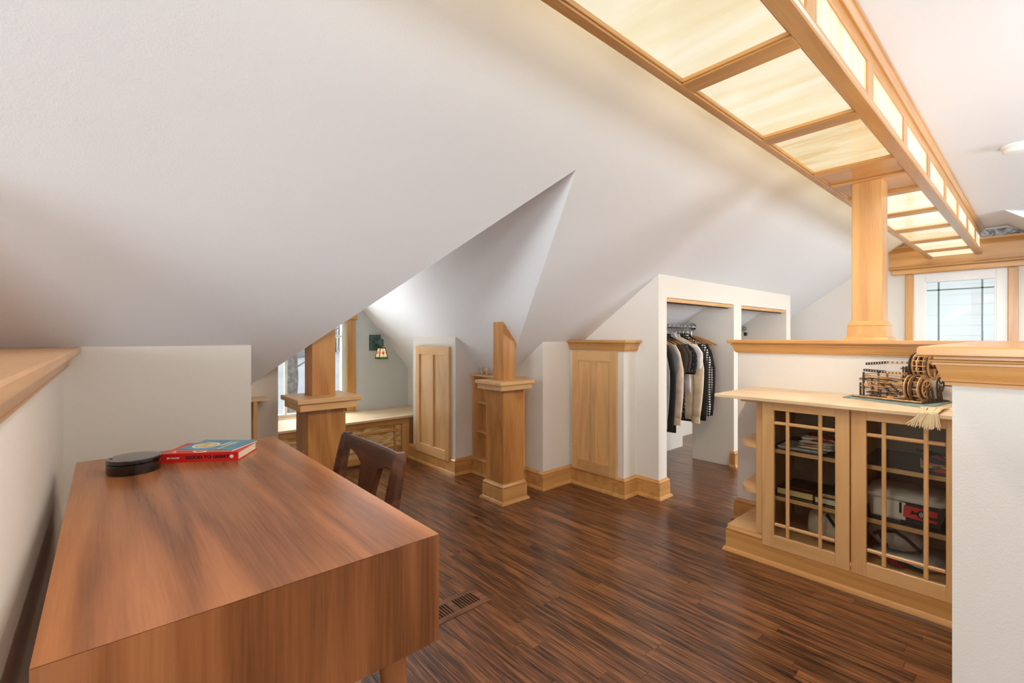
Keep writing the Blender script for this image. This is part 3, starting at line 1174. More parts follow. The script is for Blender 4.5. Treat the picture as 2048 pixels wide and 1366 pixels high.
# ------------------------------------------------------------------ dormer bookcases
def bookcase(label, side):
    t = thing('corner_bookcase', label, 'bookcase', (2.45 if side > 0 else .61, 2.98, 0), 0)
    mir = (lambda x: x) if side > 0 else (lambda x: 3.06 - x)

    def b(x0, x1, y0, y1, z0, z1, bev=.001):
        a, c = sorted((mir(x0), mir(x1)))
        return box(a, c, y0, y1, z0, z1, bev)
    part('side_panel', b(2.415, 2.525, 3.245, 3.268, .10, .838), MAPLE[2], t)
    part('side_panel', b(2.435, 2.525, 2.702, 2.725, .10, .838), MAPLE[2], t)
    part('back_panel', b(2.515, 2.528, 2.725, 3.245, .10, .838), MAPLE[2], t)
    part('top_board', b(2.385, 2.528, 2.69, 3.268, .838, .855, .002), MAPLE[1], t)
    for z in (.598, .344):
        bm = bmesh.new()
        pts = [(mir(2.515), 2.725, z)] + [(mir(2.42 + .012 * (1 - cos(a))), 2.725 + .52 * k / 8, z) for k, a in enumerate([pi * (abs(k - 4) / 4) for k in range(9)])] + [(mir(2.515), 3.245, z)]
        prism(bm, pts, (0, 0, .018))
        part('shelf', bm, MAPLE[1], t)
    part('plinth_board', b(2.415, 2.525, 2.70, 3.268, 0.0, .115), MAPLE[1], t)
    return t


bookcase('open maple bookcase under the dormer slope behind the lone column', 1)
cs = thing('corner_shelf', 'shallow maple shelf unit in the corner left of the dormer window', 'shelf', (.59, 2.75, 0))
part('top_board', box(.532, .655, 2.695, 2.798, .838, .855, .002), BIRCH[0], cs)
part('side_panel', box(.582, .600, 2.705, 2.798, .02, .838), MAPLE[2], cs)
bm = bmesh.new()
prism(bm, [(.602, 2.797, .585), (.602, 2.705, .585)] + [(.602 + .075 * sin(a), 2.797 - .092 * cos(a), .585) for a in [pi / 2 * k / 6 for k in range(1, 7)]], (0, 0, .02))
part('end_shelf', bm, BIRCH[0], cs)

mu = plain('turned_beech', (206, 180, 150), .5)
for nm, x, y, h, r, lab in (('wooden_mushroom', 2.47, 3.20, .088, .026, 'taller carved wooden mushroom on the dormer bookcase top'), ('wooden_mushroom', 2.45, 3.105, .058, .021, 'shorter carved wooden mushroom on the dormer bookcase top')):
    t = thing(nm, lab, 'ornament', (x, y, .855), 0, 'carved mushrooms on the bookcase')
    bm = bmesh.new()
    lathe(bm, [(r * .5, 0), (r * .42, h * .2), (r * .36, h * .6)], 14)
    part('stem', bm, mu, t, smooth=True, local=True)
    bm = bmesh.new()
    lathe(bm, [(r * .3, h * .58), (r, h * .56), (r * .95, h * .68), (r * .6, h * .84), (r * .25, h * .97), (.001, h)], 18)
    part('mushroom_cap', bm, mu, t, smooth=True, local=True)

# ------------------------------------------------------------------ panelled access doors
def access_door(label, xf, y0, y1, z0, z1, mats):
    """door lying in a plane x = const, facing -X"""
    t = thing('access_door', label, 'door', (xf, (y0 + y1) / 2, z0))
    d = .024
    st = .062
    part('stile', box(xf - d, xf, y0, y0 + st, z0, z1, .0015), mats[2], t)
    part('stile', box(xf - d, xf, y1 - st, y1, z0, z1, .0015), mats[2], t)
    ym = (y0 + y1) / 2
    part('rail', box(xf - d, xf, y0 + st, y1 - st, z1 - .075, z1, .0015), mats[1], t)
    part('rail', box(xf - d, xf, y0 + st, y1 - st, z0, z0 + .085, .0015), mats[1], t)
    part('mullion', box(xf - d, xf, ym - .026, ym + .026, z0 + .085, z1 - .075, .0015), mats[2], t)
    part('panel', box(xf - d + .015, xf - .002, y0 + st, ym - .026, z0 + .085, z1 - .075), mats[2], t)
    part('panel', box(xf - d + .015, xf - .002, ym + .026, y1 - st, z0 + .085, z1 - .075), mats[2], t)
    return t


access_door('pale maple panelled access door on the white box beside the window seat', BX0 - .001, 3.335, 3.90, .10, 1.09, MAPLE)
access_door('honey maple panelled access door under a moulded cap left of the closet', CX - .001, 2.045, 2.475, .125, 1.065, MAPLE)

# ------------------------------------------------------------------ sconce
sc = thing('wall_sconce', 'verdigris wall lamp with leaded glass shade right of the dormer window', 'wall lamp', (2.14, DY, 1.11))
cx, cz = 2.138, 1.115
part('back_plate', box(cx - .064, cx + .064, DY - .014, DY, cz - .083, cz + .083, .003), M_iron, sc)
bm = bmesh.new()
bx(bm, cx - .045, cx + .045, DY - .02, DY - .012, cz - .062, cz + .062, .003)
bx(bm, cx - .03, cx + .03, DY - .026, DY - .018, cz - .045, cz + .045, .003)
part('plate_moulding', bm, M_iron, sc)
ly = DY - .115
lx = cx + .022
part('arm', box(cx - .014, cx + .014, ly, DY - .02, cz - .012, cz + .02, .003), M_iron, sc)
bm = bmesh.new()
lathe(bm, [(.021, 0), (.021, .04), (.026, .042), (.012, .054), (.004, .06)], 4 * 4, (lx, ly, cz - .016))
part('finial', bm, M_iron, sc, smooth=30)
bm = bmesh.new()
lathe(bm, [(.014, 0), (.014, .012), (.026, .014), (.028, .02), (.02, .026), (.02, .032)], 16, (lx, ly, cz - .048))
part('neck', bm, M_iron, sc, smooth=30)
zt, zb, wt, wb = cz - .055, cz - .165, .028, .047
bm = bmesh.new()
bx(bm, lx - wt - .004, lx + wt + .004, ly - wt - .004, ly + wt + .004, zt - .004, zt + .006, .002)
for sx_, sy_ in ((1, 1), (1, -1), (-1, 1), (-1, -1)):
    tube(bm, [(lx + sx_ * wt, ly + sy_ * wt, zt), (lx + sx_ * wb, ly + sy_ * wb, zb)], .004, 6)
for a, b_ in (((1, 1), (1, -1)), ((1, -1), (-1, -1)), ((-1, -1), (-1, 1)), ((-1, 1), (1, 1))):
    tube(bm, [(lx + a[0] * wb, ly + a[1] * wb, zb), (lx + b_[0] * wb, ly + b_[1] * wb, zb)], .004, 6)
part('shade_frame', bm, plain('lead_came', (40, 44, 42), .4, .6), sc)
M_cream = emis('lamp_cream_glass', (240, 214, 164), 0.35)
M_red = emis('lamp_red_glass', (206, 36, 40), 0.35)
M_green = emis('lamp_green_glass', (70, 130, 60), 0.15)


def shade_pt(face, s_, f):
    w = wt + (wb - wt) * f
    z = zt + (zb - zt) * f
    return {0: (lx + s_ * w, ly - w, z), 1: (lx - w, ly - s_ * w, z), 2: (lx + w, ly + s_ * w, z), 3: (lx - s_ * w, ly + w, z)}[face]


for f in range(4):
    n = ((0, -1, 0), (-1, 0, 0), (1, 0, 0), (0, 1, 0))[f]
    nv = Vector(n)
    bm = bmesh.new()
    prism(bm, [shade_pt(f, -.93, .03), shade_pt(f, .93, .03), shade_pt(f, .95, .82), shade_pt(f, -.95, .82)], -nv * .002)
    pn = part('shade_pane', bm, M_cream, sc)
    bm = bmesh.new()
    prism(bm, [shade_pt(f, -.95, .84), shade_pt(f, .95, .84), shade_pt(f, .96, .97), shade_pt(f, -.96, .97)], -nv * .002)
    part('shade_border', bm, M_green, sc)
    bm = bmesh.new()
    prism(bm, [tuple(Vector(shade_pt(f, a, b_)) + nv * .0015) for a, b_ in ((0, .24), (.32, .46), (0, .68), (-.32, .46))], nv * .002)
    part('red_jewel', bm, M_red, sc)
    bm = bmesh.new()
    for a0, b0, a1, b1 in ((0, .03, 0, .26), (0, .66, 0, .84), (-.93, .46, -.3, .46), (.3, .46, .93, .46)):
        tube(bm, [tuple(Vector(shade_pt(f, a0, b0)) + nv * .001), tuple(Vector(shade_pt(f, a1, b1)) + nv * .001)], .0014, 4)
    part('lead_line', bm, MATS['lead_came'], sc)['kind'] = 'stuff'

# ------------------------------------------------------------------ smoke detector
sd = thing('smoke_detector', 'round white smoke detector on the ceiling right of the light box', 'smoke alarm', (3.93, .075, FLATZ))
bm = bmesh.new()
lathe(bm, [(.062, 0), (.062, -.012), (.058, -.016)], 32)
part('mounting_base', bm, M_white, sd, smooth=30, local=True)
bm = bmesh.new()
lathe(bm, [(.052, -.016), (.056, -.02), (.054, -.034), (.046, -.042), (.03, -.045)], 32)
part('sensor_head', bm, M_white, sd, smooth=30, local=True)

# ------------------------------------------------------------------ desk
DK0, DK1, DYa, DYb, DZ0, DZ1 = -.072, .533, .839, 2.114, .535, .76
dk = thing('writing_desk', 'walnut desk with thick boxed top and tapered legs beside the half wall', 'desk', (.23, 1.476, 0))
tk = .018


def uvless(o):
    return o


bm = bmesh.new()
# mitred waterfall: top sheet and end sheets
v = [bm.verts.new(p) for p in ((DK0, DYa, DZ1), (DK1, DYa, DZ1), (DK1, DYb, DZ1), (DK0, DYb, DZ1), (DK0, DYa + tk, DZ1 - tk), (DK1, DYa + tk, DZ1 - tk), (DK1, DYb - tk, DZ1 - tk), (DK0, DYb - tk, DZ1 - tk))]
for f in ((0, 1, 2, 3), (7, 6, 5, 4), (0, 4, 5, 1), (1, 5, 6, 2), (2, 6, 7, 3), (3, 7, 4, 0)):
    bm.faces.new([v[i] for i in f])
bmesh.ops.recalc_face_normals(bm, faces=bm.faces[:])
part('desk_top', bm, WALNUT[1], dk)
for yo, yi in ((DYa, DYa + tk), (DYb, DYb - tk)):
    bm = bmesh.new()
    prism(bm, [(DK0, yo, DZ1 - .0008), (DK0, yi, DZ1 - tk - .0008), (DK0, yi, DZ0), (DK0, yo, DZ0)], (DK1 - DK0, 0, 0))
    part('end_panel', bm, WALNUT[2], dk)
part('bottom_panel', box(DK0, DK1, DYa + tk, DYb - tk, DZ0, DZ0 + tk), WALNUT[1], dk)
part('back_panel', box(DK0, DK0 + .012, DYa + tk, DYb - tk, DZ0 + tk, DZ1 - tk), WALNUT[1], dk)
for k in range(3):
    y0 = DYa + tk + .004 + k * .412
    dr = part('drawer', box(DK1 - .022, DK1 - .002, y0, y0 + .406, DZ0 + tk + .003, DZ1 - tk - .003, .0015), WALNUT[1], dk)
    part('drawer_pull', box(DK1 - .004, DK1 + .004, y0 + .15, y0 + .256, DZ1 - tk - .03, DZ1 - tk - .012, .002), MATS['dark_gap'], dr)
for sx_, sy_ in ((1, 1), (1, -1), (-1, 1), (-1, -1)):
    cx_, cy_ = (DK0 + DK1) / 2, (DYa + DYb) / 2
    top = Vector((cx_ + sx_ * .222, cy_ + sy_ * .575, DZ0))
    bot = Vector((cx_ + sx_ * .262, cy_ + sy_ * .60, 0))
    bm = bmesh.new()
    tube(bm, [top, top.lerp(bot, .5), bot], .029, 16, .015)
    part('leg', bm, WALNUT[2], dk, smooth=30)
for sy_ in (-1, 1):
    y = (DYa + DYb) / 2 + sy_ * .612
    part('leg_rail', box(DK0 + .06, DK1 - .165, y - .014, y + .014, DZ0 - .024, DZ0 - .001, .002), plain('pale_rail_%d' % sy_, (186, 160, 128), .5), dk)

# ------------------------------------------------------------------ chair
ch = thing('desk_chair', 'dark walnut chair with curved back tucked under the desk', 'chair', (.5, 1.585, 0))
cy = 1.583
hw = .232


def cpart(name, bm, smooth=30, mat=None):
    return part(name, bm, mat or DKWALNUT[1], ch, smooth=smooth)


def lean(z):
    return .648 + (z - .45) * .205


for sgn in (-1, 1):
    bm = bmesh.new()
    rings = []
    for z, w_, d_ in ((0, .012, .014), (.25, .015, .02), (.45, .017, .026), (.62, .016, .024), (.74, .015, .021), (.792, .014, .019), (.803, .010, .013)):
        x_ = lean(z) if z > .45 else .648 + (.45 - z) * .14
        y_ = cy + sgn * (hw - .012 + (.806 - z) * .012)
        rings.append([(x_ + d_ * cos(a) * (1.2 if abs(cos(a)) > .5 else 1), y_ + w_ * sin(a) * (1.2 if abs(sin(a)) > .5 else 1), z) for a in [pi / 8 + pi / 4 * k for k in range(8)]])
    loft(bm, rings)
    cpart('leg', bm)
    bm = bmesh.new()
    tube(bm, [(.27, cy + sgn * .19, .44), (.24, cy + sgn * .205, 0)], .019, 10, .012)
    cpart('leg', bm)
# back panel outline: crest rail flowing into the splat
N_ = 24
top, bot = [], []
for k in range(N_ + 1):
    s_ = -1 + 2 * k / N_
    top.append((s_, .797 - .004 * (1 - s_ * s_)))
    a = abs(s_)
    if a > .84:
        b_ = .752
    elif a > .33:
        f = (.84 - a) / .51
        b_ = .752 - .034 * f ** 1.8
    else:
        b_ = .718
    bot.append((s_, b_))
bm = bmesh.new()
fr, bk = [], []
for (s_, zt_), (_, zb_) in zip(top, bot):
    bow = .018 * (1 - s_ * s_)
    y_ = cy + s_ * (hw - .014)
    col_f = [bm.verts.new((lean(z) + bow - .011, y_, z)) for z in (zb_, (zb_ + zt_) / 2, zt_ - .006)] + [bm.verts.new((lean(zt_) + bow - .004, y_, zt_))]
    col_b = [bm.verts.new((lean(z) + bow + .011, y_, z)) for z in (zb_, (zb_ + zt_) / 2, zt_ - .006)] + [bm.verts.new((lean(zt_) + bow + .004, y_, zt_))]
    fr.append(col_f)
    bk.append(col_b)
for i in range(N_):
    for j in range(3):
        bm.faces.new((fr[i][j], fr[i + 1][j], fr[i + 1][j + 1], fr[i][j + 1]))
        bm.faces.new((bk[i][j], bk[i][j + 1], bk[i + 1][j + 1], bk[i + 1][j]))
    bm.faces.new((fr[i][0], bk[i][0], bk[i + 1][0], fr[i + 1][0]))
    bm.faces.new((fr[i][3], fr[i + 1][3], bk[i + 1][3], bk[i][3]))
for e_ in (0, N_):
    bm.faces.new(fr[e_] + bk[e_][::-1])
bmesh.ops.recalc_face_normals(bm, faces=bm.faces[:])
cpart('crest_rail', bm)
bm = bmesh.new()
rings = []
for z, w_ in ((.46, .046), (.54, .050), (.64, .057), (.72, .071)):
    x_ = lean(z) + .017
    rings.append([(x_ - .010, cy - w_, z), (x_ + .010, cy - w_, z), (x_ + .010, cy + w_, z), (x_ - .010, cy + w_, z)])
loft(bm, rings)
cpart('splat', bm, False, DKWALNUT[2])
bm = bmesh.new()
prism(bm, [(.245, cy - .215, .44), (.66, cy - .185, .44), (.66, cy + .185, .44), (.245, cy + .215, .44)], (0, 0, .025))
cpart('seat', bm, False, DKWALNUT[0])
bm = bmesh.new()
for y_ in (-.18, .18):
    bx(bm, .26, .65, cy + y_ - .01, cy + y_ + .01, .385, .438, .002)
bx(bm, .255, .277, cy - .18, cy + .18, .385, .438, .002)
cpart('seat_frame', bm, False)

# ------------------------------------------------------------------ things on the desk
bxx = thing('round_box', 'round black lacquered box with lid on the desk', 'box', (.068, 1.865, DZ1))
M_lac = plain('black_lacquer', (16, 17, 20), .12, coat=.6, var=.25, vscale=25)
bm = bmesh.new()
lathe(bm, [(.066, 0), (.0675, .004), (.0675, .031), (.064, .032)], 48)
part('box_body', bm, M_lac, bxx, smooth=35, local=True)
bm = bmesh.new()
lathe(bm, [(.064, .0325), (.0685, .034), (.0685, .042), (.066, .045), (.05, .0455)], 48)
part('lid', bm, M_lac, bxx, smooth=35, local=True)
bm = bmesh.new()
bx(bm, -.058, -.050, .006, .014, .0445, .05, .002)
part('clasp', bm, M_steel, bxx, local=True)


def slab(P0, ux, uy, L_, W_, z0, z1, bev=0.0):
    bm = bmesh.new()
    P0, ux, uy = Vector(P0), Vector(ux), Vector(uy)
    prism(bm, [tuple(P0 + Vector((0, 0, z0))), tuple(P0 + ux * L_ + Vector((0, 0, z0))), tuple(P0 + ux * L_ + uy * W_ + Vector((0, 0, z0))), tuple(P0 + uy * W_ + Vector((0, 0, z0)))], (0, 0, z1 - z0))
    return bm


# red hardback: spine runs from (0.138,1.921) to (0.34,1.792)
bp = Vector((.140, 1.918, 0))
bu = Vector((.200, -.128, 0)).normalized()
bv = Vector((.128, .200, 0)).normalized()
BL, BW_, BH = .237, .158, .030
bk_ = thing('red_hardback', 'red hardback book lying on the desk under the blue booklet', 'book', (.27, 1.93, DZ1))
M_redbk = plain('red_cover', (214, 38, 36), .35)
M_page = plain('book_pages', (238, 228, 206), .8, bump=.3, bscale=300)
M_ink = plain('black_ink', (20, 16, 16), .6)
M_wink = plain('white_ink', (240, 232, 222), .6)
part('back_cover', slab(bp, bu, bv, BL, BW_, DZ1, DZ1 + .003), M_redbk, bk_)
part('front_cover', slab(bp, bu, bv, BL, BW_, DZ1 + BH - .003, DZ1 + BH), M_redbk, bk_)
part('spine', slab(bp - bv * .003, bu, bv, BL, .004, DZ1, DZ1 + BH), M_redbk, bk_)
part('page_block', slab(bp + bv * .002 + bu * .003, bu, bv, BL - .006, BW_ - .006, DZ1 + .003, DZ1 + BH - .003), M_page, bk_)
Ms = frame_mat(bp + bu * (BL * .60) - bv * .0032 + Vector((0, 0, DZ1 + BH * .5)), bu, (0, 0, 1))
text('spine_title', 'GOOD TO GREAT', .0145, M_ink, bk_, Ms, sx=1.12, bold=.0006)
Ms = frame_mat(bp + bu * (BL * .155) - bv * .0032 + Vector((0, 0, DZ1 + BH * .5)), bu, (0, 0, 1))
text('spine_author', 'JIM COLLINS', .0068, M_wink, bk_, Ms, bold=.0002)
Ms = frame_mat(bp + bu * (BL * .46) + bv * .022 + Vector((0, 0, DZ1 + BH + .0002)), bu, bv)
text('cover_title', 'G', .06, M_wink, bk_, Ms, sx=1.2)
Ms = frame_mat(bp + bu * (BL * .12) + bv * .06 + Vector((0, 0, DZ1 + BH + .0002)), bv, -bu)
text('cover_author', 'JIM COLLINS', .017, M_wink, bk_, Ms)
bm = bmesh.new()
c0 = bp + bu * (BL * .915) - bv * .0032 + Vector((0, 0, DZ1 + BH * .5))
prism(bm, [tuple(c0 + bu * .006 * cos(a) + Vector((0, 0, .006 * sin(a)))) for a in [2 * pi * k / 14 for k in range(14)]], tuple(-bv * .0004))
part('spine_logo', bm, M_wink, bk_)

bo = thing('blue_booklet', 'thin blue booklet with a cream wreath lying askew on the red book', 'book', (.3, 1.93, DZ1 + BH))
cp = Vector((.181, 1.937, 0))
cu_ = Vector((.725, -.689, 0)).normalized()
cv_ = Vector((.689, .725, 0)).normalized()
part('pages', slab(cp + cv_ * .001, cu_, cv_, .194, .146, DZ1 + BH, DZ1 + BH + .004), M_page, bo)
part('cover', slab(cp, cu_, cv_, .195, .148, DZ1 + BH + .004, DZ1 + BH + .0052), plain('blue_cover', (58, 138, 168), .3, var=.2, vscale=14), bo)
zt_ = DZ1 + BH + .0053


def disc(c, r0, r1, z, h_):
    bm = bmesh.new()
    n = 40
    pts = []
    ring = [[bm.verts.new(tuple(c + cu_ * r * cos(2 * pi * k / n) + cv_ * r * sin(2 * pi * k / n) + Vector((0, 0, zz)))) for k in range(n)] for r, zz in ((r1, z), (r1, z + h_), (r0, z + h_), (r0, z))]
    for i in range(4):
        a, b_ = ring[i], ring[(i + 1) % 4]
        for k in range(n):
            bm.faces.new((a[k], a[(k + 1) % n], b_[(k + 1) % n], b_[k]))
    return bm


wc = cp + cu_ * .062 + cv_ * .062
part('wreath_print', disc(wc, .034, .042, zt_, .0002), M_wink, bo)
part('wreath_centre', disc(wc, .001, .031, zt_, .0002), plain('gold_print', (214, 184, 122), .5, var=.15, vscale=40), bo)
part('yellow_band', slab(cp + cu_ * .132 + cv_ * .012, cu_, cv_, .010, .11, zt_, zt_ + .0002), plain('yellow_print', (226, 196, 120), .5), bo)
part('white_text_block', slab(cp + cu_ * .110 + cv_ * .06, cu_, cv_, .010, .06, zt_, zt_ + .0002), plain('pale_print', (190, 214, 220), .5), bo)

# ------------------------------------------------------------------ floor register
fr_ = thing('floor_register', 'slotted wooden floor vent set into the dark floor by the desk', 'vent', (1.1, 1.68, 0))
FRM = wood('register_oak', [(70, 42, 28), (116, 74, 50), (146, 98, 68)], 0, rings=16, stretch=8, rough=.35, contrast=.6, pores=.4)
vx0, vx1, vy0, vy1 = .93, 1.295, 1.612, 1.748
part('shade_plate', box(vx0 + .02, vx1 - .02, vy0 + .02, vy1 - .02, .0004, .0012), plain('register_shade_black', (8, 6, 5), .9), fr_)  # black plate under the slats, the slots' shade put into its colour
for y0, y1 in ((vy0, 1.640), (1.720, vy1)):
    part('frame_strip', box(vx0, vx1, y0, y1, 0.0004, .0042, .001), FRM, fr_)
for x0, x1 in ((vx0, .962), (1.126, 1.155), (1.2625, vx1)):
    part('frame_strip', box(x0, x1, 1.640, 1.720, 0.0004, .0042, .001), FRM, fr_)
for xs in (.962, 1.155):
    n = 8 if xs > 1 else 12
    L_ = 1.2625 - 1.155 if xs > 1 else 1.126 - .962
    p_ = L_ / n
    for k in range(n):
        part('slat', box(xs + k * p_ + p_ * .56, xs + (k + 1) * p_, 1.640, 1.720, .0006, .0040, .0006), FRM, fr_)


# ------------------------------------------------------------------ glass-front cabinet on the stair wall
cb = thing('display_cabinet', 'pale maple cabinet with two glazed lattice doors and rounded end shelves', 'cabinet', (2.83, .55, 0))
FX = 2.58                       # door faces
CYa, CYb = 0.135, 0.985         # carcass extent
part('counter_top', box(2.535, HX - .001, NY1 + .002, 1.178, .846, .864, .002), BIRCH[1], cb)
part('top_cleat', box(2.60, 3.0, .95, 1.065, .828, .846, .001), MAPLE[1], cb)
part('side_panel', box(2.603, HX - .001, .945, CYb, .125, .846, .001), MAPLE[2], cb)
part('side_panel', box(2.603, HX - .001, CYa, .165, .125, .846, .001), MAPLE[2], cb)
part('divider', box(2.603, HX - .001, .553, .573, .125, .846), MAPLE[2], cb)
M_inner = plain('cabinet_back', (176, 150, 120), .7, var=.12)
part('back_panel', box(3.06, HX - .001, .165, .945, .125, .846), M_inner, cb)
part('bottom_shelf', box(2.603, HX - .001, CYa, CYb + .15, .117, .137), MAPLE[1], cb)
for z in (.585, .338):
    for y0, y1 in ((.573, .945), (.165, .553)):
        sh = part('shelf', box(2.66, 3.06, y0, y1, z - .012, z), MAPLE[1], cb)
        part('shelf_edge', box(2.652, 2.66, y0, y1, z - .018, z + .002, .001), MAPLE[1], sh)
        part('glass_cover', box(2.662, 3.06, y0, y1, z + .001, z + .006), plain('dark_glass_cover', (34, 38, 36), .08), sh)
# rounded end shelves
for z in (.605, .362):
    bm = bmesh.new()
    pts = [(2.606, CYb, z), (2.606, CYb + .035, z)] + [(2.606 + .16 * (1 - cos(a)), CYb + .035 + .075 * sin(a), z) for a in [pi / 2 * k / 8 for k in range(1, 9)]] + [(HX - .001, CYb + .13, z), (HX - .001, CYb, z)]
    prism(bm, pts, (0, 0, -.019))
    part('end_shelf', bm, MAPLE[1], cb)
# plinth with the room's base moulding
bm = bmesh.new()
P_ = [(HX - .001, 1.118), (2.600, 1.118), (2.600, NY1 + .004)]
sweep(bm, P_, [(-.25, 0)] + BASE[1:-1] + [(-.25, .117)][0:0] + [(0, .1168), (-.25, .1168)], False)
part('plinth_moulding', bm, TRIM[1], cb, smooth=30)
part('plinth_top', box(2.60, HX - .001, CYb - .01, 1.114, .117, .139, .002), MAPLE[1], cb)


def lattice_door(y0, y1, hinge):
    d = part('door', box(FX, FX + .021, y1 - .056, y1, .092, .846, .002), MAPLE[2], cb)
    part('stile', box(FX, FX + .021, y0, y0 + .056, .092, .846, .002), MAPLE[2], d)
    ya, yb = y0 + .056, y1 - .056
    part('rail', box(FX, FX + .021, ya, yb, .800, .846, .002), MAPLE[1], d)
    part('rail', box(FX, FX + .021, ya, yb, .092, .157, .002), MAPLE[1], d)
    for z in (.735, .213):
        part('muntin', box(FX + .003, FX + .018, ya, yb, z - .008, z + .008, .004), MAPLE[1], d)
    for y in (ya + .062, yb - .062):
        part('muntin', box(FX + .002, FX + .018, y - .008, y + .008, .157, .800, .004), MAPLE[2], d)
    part('glass', box(FX + .014, FX + .017, ya - .004, yb + .004, .153, .804), M_cabglass, d)
    part('hinge_strip', box(FX + .021, FX + .0225, y0 + .004, y1 - .004, .10, .105), MATS['dark_gap'], d)
    return d


lattice_door(.569, .947, 1)
lattice_door(.186, .562, -1)

# --- contents, left half
def cloth_fold(name, label, cat, x0, x1, y0, y1, z0, h, mat, seed, layers=3, group=None):
    rng = random.Random(seed)
    bm = bmesh.new()
    for k in range(layers):
        nx, ny = 10, 8
        za = z0 + h * k / layers
        zb_ = z0 + h * (k + 1) / layers
        dx = rng.uniform(-.012, .012)
        ph = rng.uniform(0, 6)
        T_, B_ = [], []
        for j in range(ny + 1):
            tr_, br_ = [], []
            for i in range(nx + 1):
                fx, fy = i / nx, j / ny
                edge = min(fx, 1 - fx, fy, 1 - fy)
                rd = min(1, edge * 6) ** .5
                xx = x0 + (x1 - x0) * fx + dx
                yy = y0 + (y1 - y0) * fy + .006 * sin(fx * 9 + ph)
                wob = .25 * h / layers * sin(fx * 7 + ph) * sin(fy * 5 + ph)
                mid = (za + zb_) / 2
                tr_.append(bm.verts.new((xx, yy, mid + (zb_ - mid) * rd + wob * rd)))
                br_.append(bm.verts.new((xx, yy, mid - (mid - za) * rd * (1 if k else 1))))
            T_.append(tr_)
            B_.append(br_)
        for j in range(ny):
            for i in range(nx):
                bm.faces.new((T_[j][i], T_[j][i + 1], T_[j + 1][i + 1], T_[j + 1][i]))
                bm.faces.new((B_[j][i], B_[j + 1][i], B_[j + 1][i + 1], B_[j][i + 1]))
        for i in range(nx):
            bm.faces.new((T_[0][i], B_[0][i], B_[0][i + 1], T_[0][i + 1]))
            bm.faces.new((T_[ny][i], T_[ny][i + 1], B_[ny][i + 1], B_[ny][i]))
        for j in range(ny):
            bm.faces.new((T_[j][0], T_[j + 1][0], B_[j + 1][0], B_[j][0]))
            bm.faces.new((T_[j][nx], B_[j][nx], B_[j + 1][nx], T_[j + 1][nx]))
    bmesh.ops.recalc_face_normals(bm, faces=bm.faces[:])
    o = raw(name, bm, mat, smooth='all')
    tag(o, label, cat, group)
    return o


def stripes(name, cols, axis, scale, rough=.85, warp=1.0):
    m, nt, p = new_mat(name)
    N, L = nt.nodes.new, nt.links.new
    tc = N('ShaderNodeTexCoord')
    mp = N('ShaderNodeMapping')
    sc_ = [.15, .15, .15]
    sc_[axis] = 1
    mp.inputs['Scale'].default_value = sc_
    L(tc.outputs['Object'], mp.inputs['Vector'])
    w = N('ShaderNodeTexNoise')
    w.inputs['Scale'].default_value = scale
    w.inputs['Distortion'].default_value = warp
    L(mp.outputs[0], w.inputs['Vector'])
    r = N('ShaderNodeValToRGB')
    r.color_ramp.interpolation = 'CONSTANT'
    e = r.color_ramp.elements
    e[0].color = lin(cols[0])
    e[0].position = 0
    e[1].color = lin(cols[1])
    e[1].position = .36
    for k, c in enumerate(cols[2:]):
        q = e.new(.36 + .28 * (k + 1) / (len(cols) - 1))
        q.color = lin(c)
    L(w.outputs['Fac'], r.inputs['Fac'])
    L(r.outputs['Color'], p.inputs['Base Color'])
    p.inputs['Roughness'].default_value = rough
    return m


M_towel = stripes('bright_striped_towel', [(214, 200, 176), (236, 226, 206), (226, 214, 190), (240, 232, 214), (236, 228, 210), (196, 52, 44)], 2, 40)
M_cream_cl = plain('cream_cotton', (226, 216, 196), .85, bump=.3, bscale=300, var=.06)
ZS1, ZS2, ZB = .592, .345, .138
t = thing('magazine_stack', 'flat magazines under the folded cloths on the left cabinet top shelf', 'magazines', (2.74, .80, ZS1))
part('magazine', box(2.675, 2.86, .70, .90, ZS1, ZS1 + .004), plain('grey_print', (150, 146, 140), .4), t)
part('magazine', box(2.685, 2.88, .69, .91, ZS1 + .004, ZS1 + .009), plain('pale_print_paper', (196, 190, 178), .4, var=.2, vscale=30), t)
cloth_fold('folded_towel', 'cream folded towel with red stripes on the left cabinet top shelf', 'towel', 2.70, 2.92, .655, .82, ZS1 + .010, .056, M_towel, 4, 4)
cloth_fold('crumpled_cloth', 'crumpled white cotton cloth right of the striped towel in the left cabinet', 'cloth', 2.68, 2.90, .582, .642, ZS1 + .001, .064, M_cream_cl, 9, 3)


def book(name, label, x0, x1, y0, y1, z0, z1, cover, pages, group=None):
    t = thing(name, label, 'book', ((x0 + x1) / 2, (y0 + y1) / 2, z0), 0, group)
    part('back_cover', box(x0, x1, y0, y1, z0, z0 + .002), cover, t)
    part('front_cover', box(x0, x1, y0, y1, z1 - .002, z1), cover, t)
    part('page_block', box(x0 + .002, x1 - .006, y0 + .003, y1 - .003, z0 + .002, z1 - .002), pages, t)
    part('spine', box(x1 - .006, x1, y0, y1, z0 + .002, z1 - .002), cover, t)
    return t


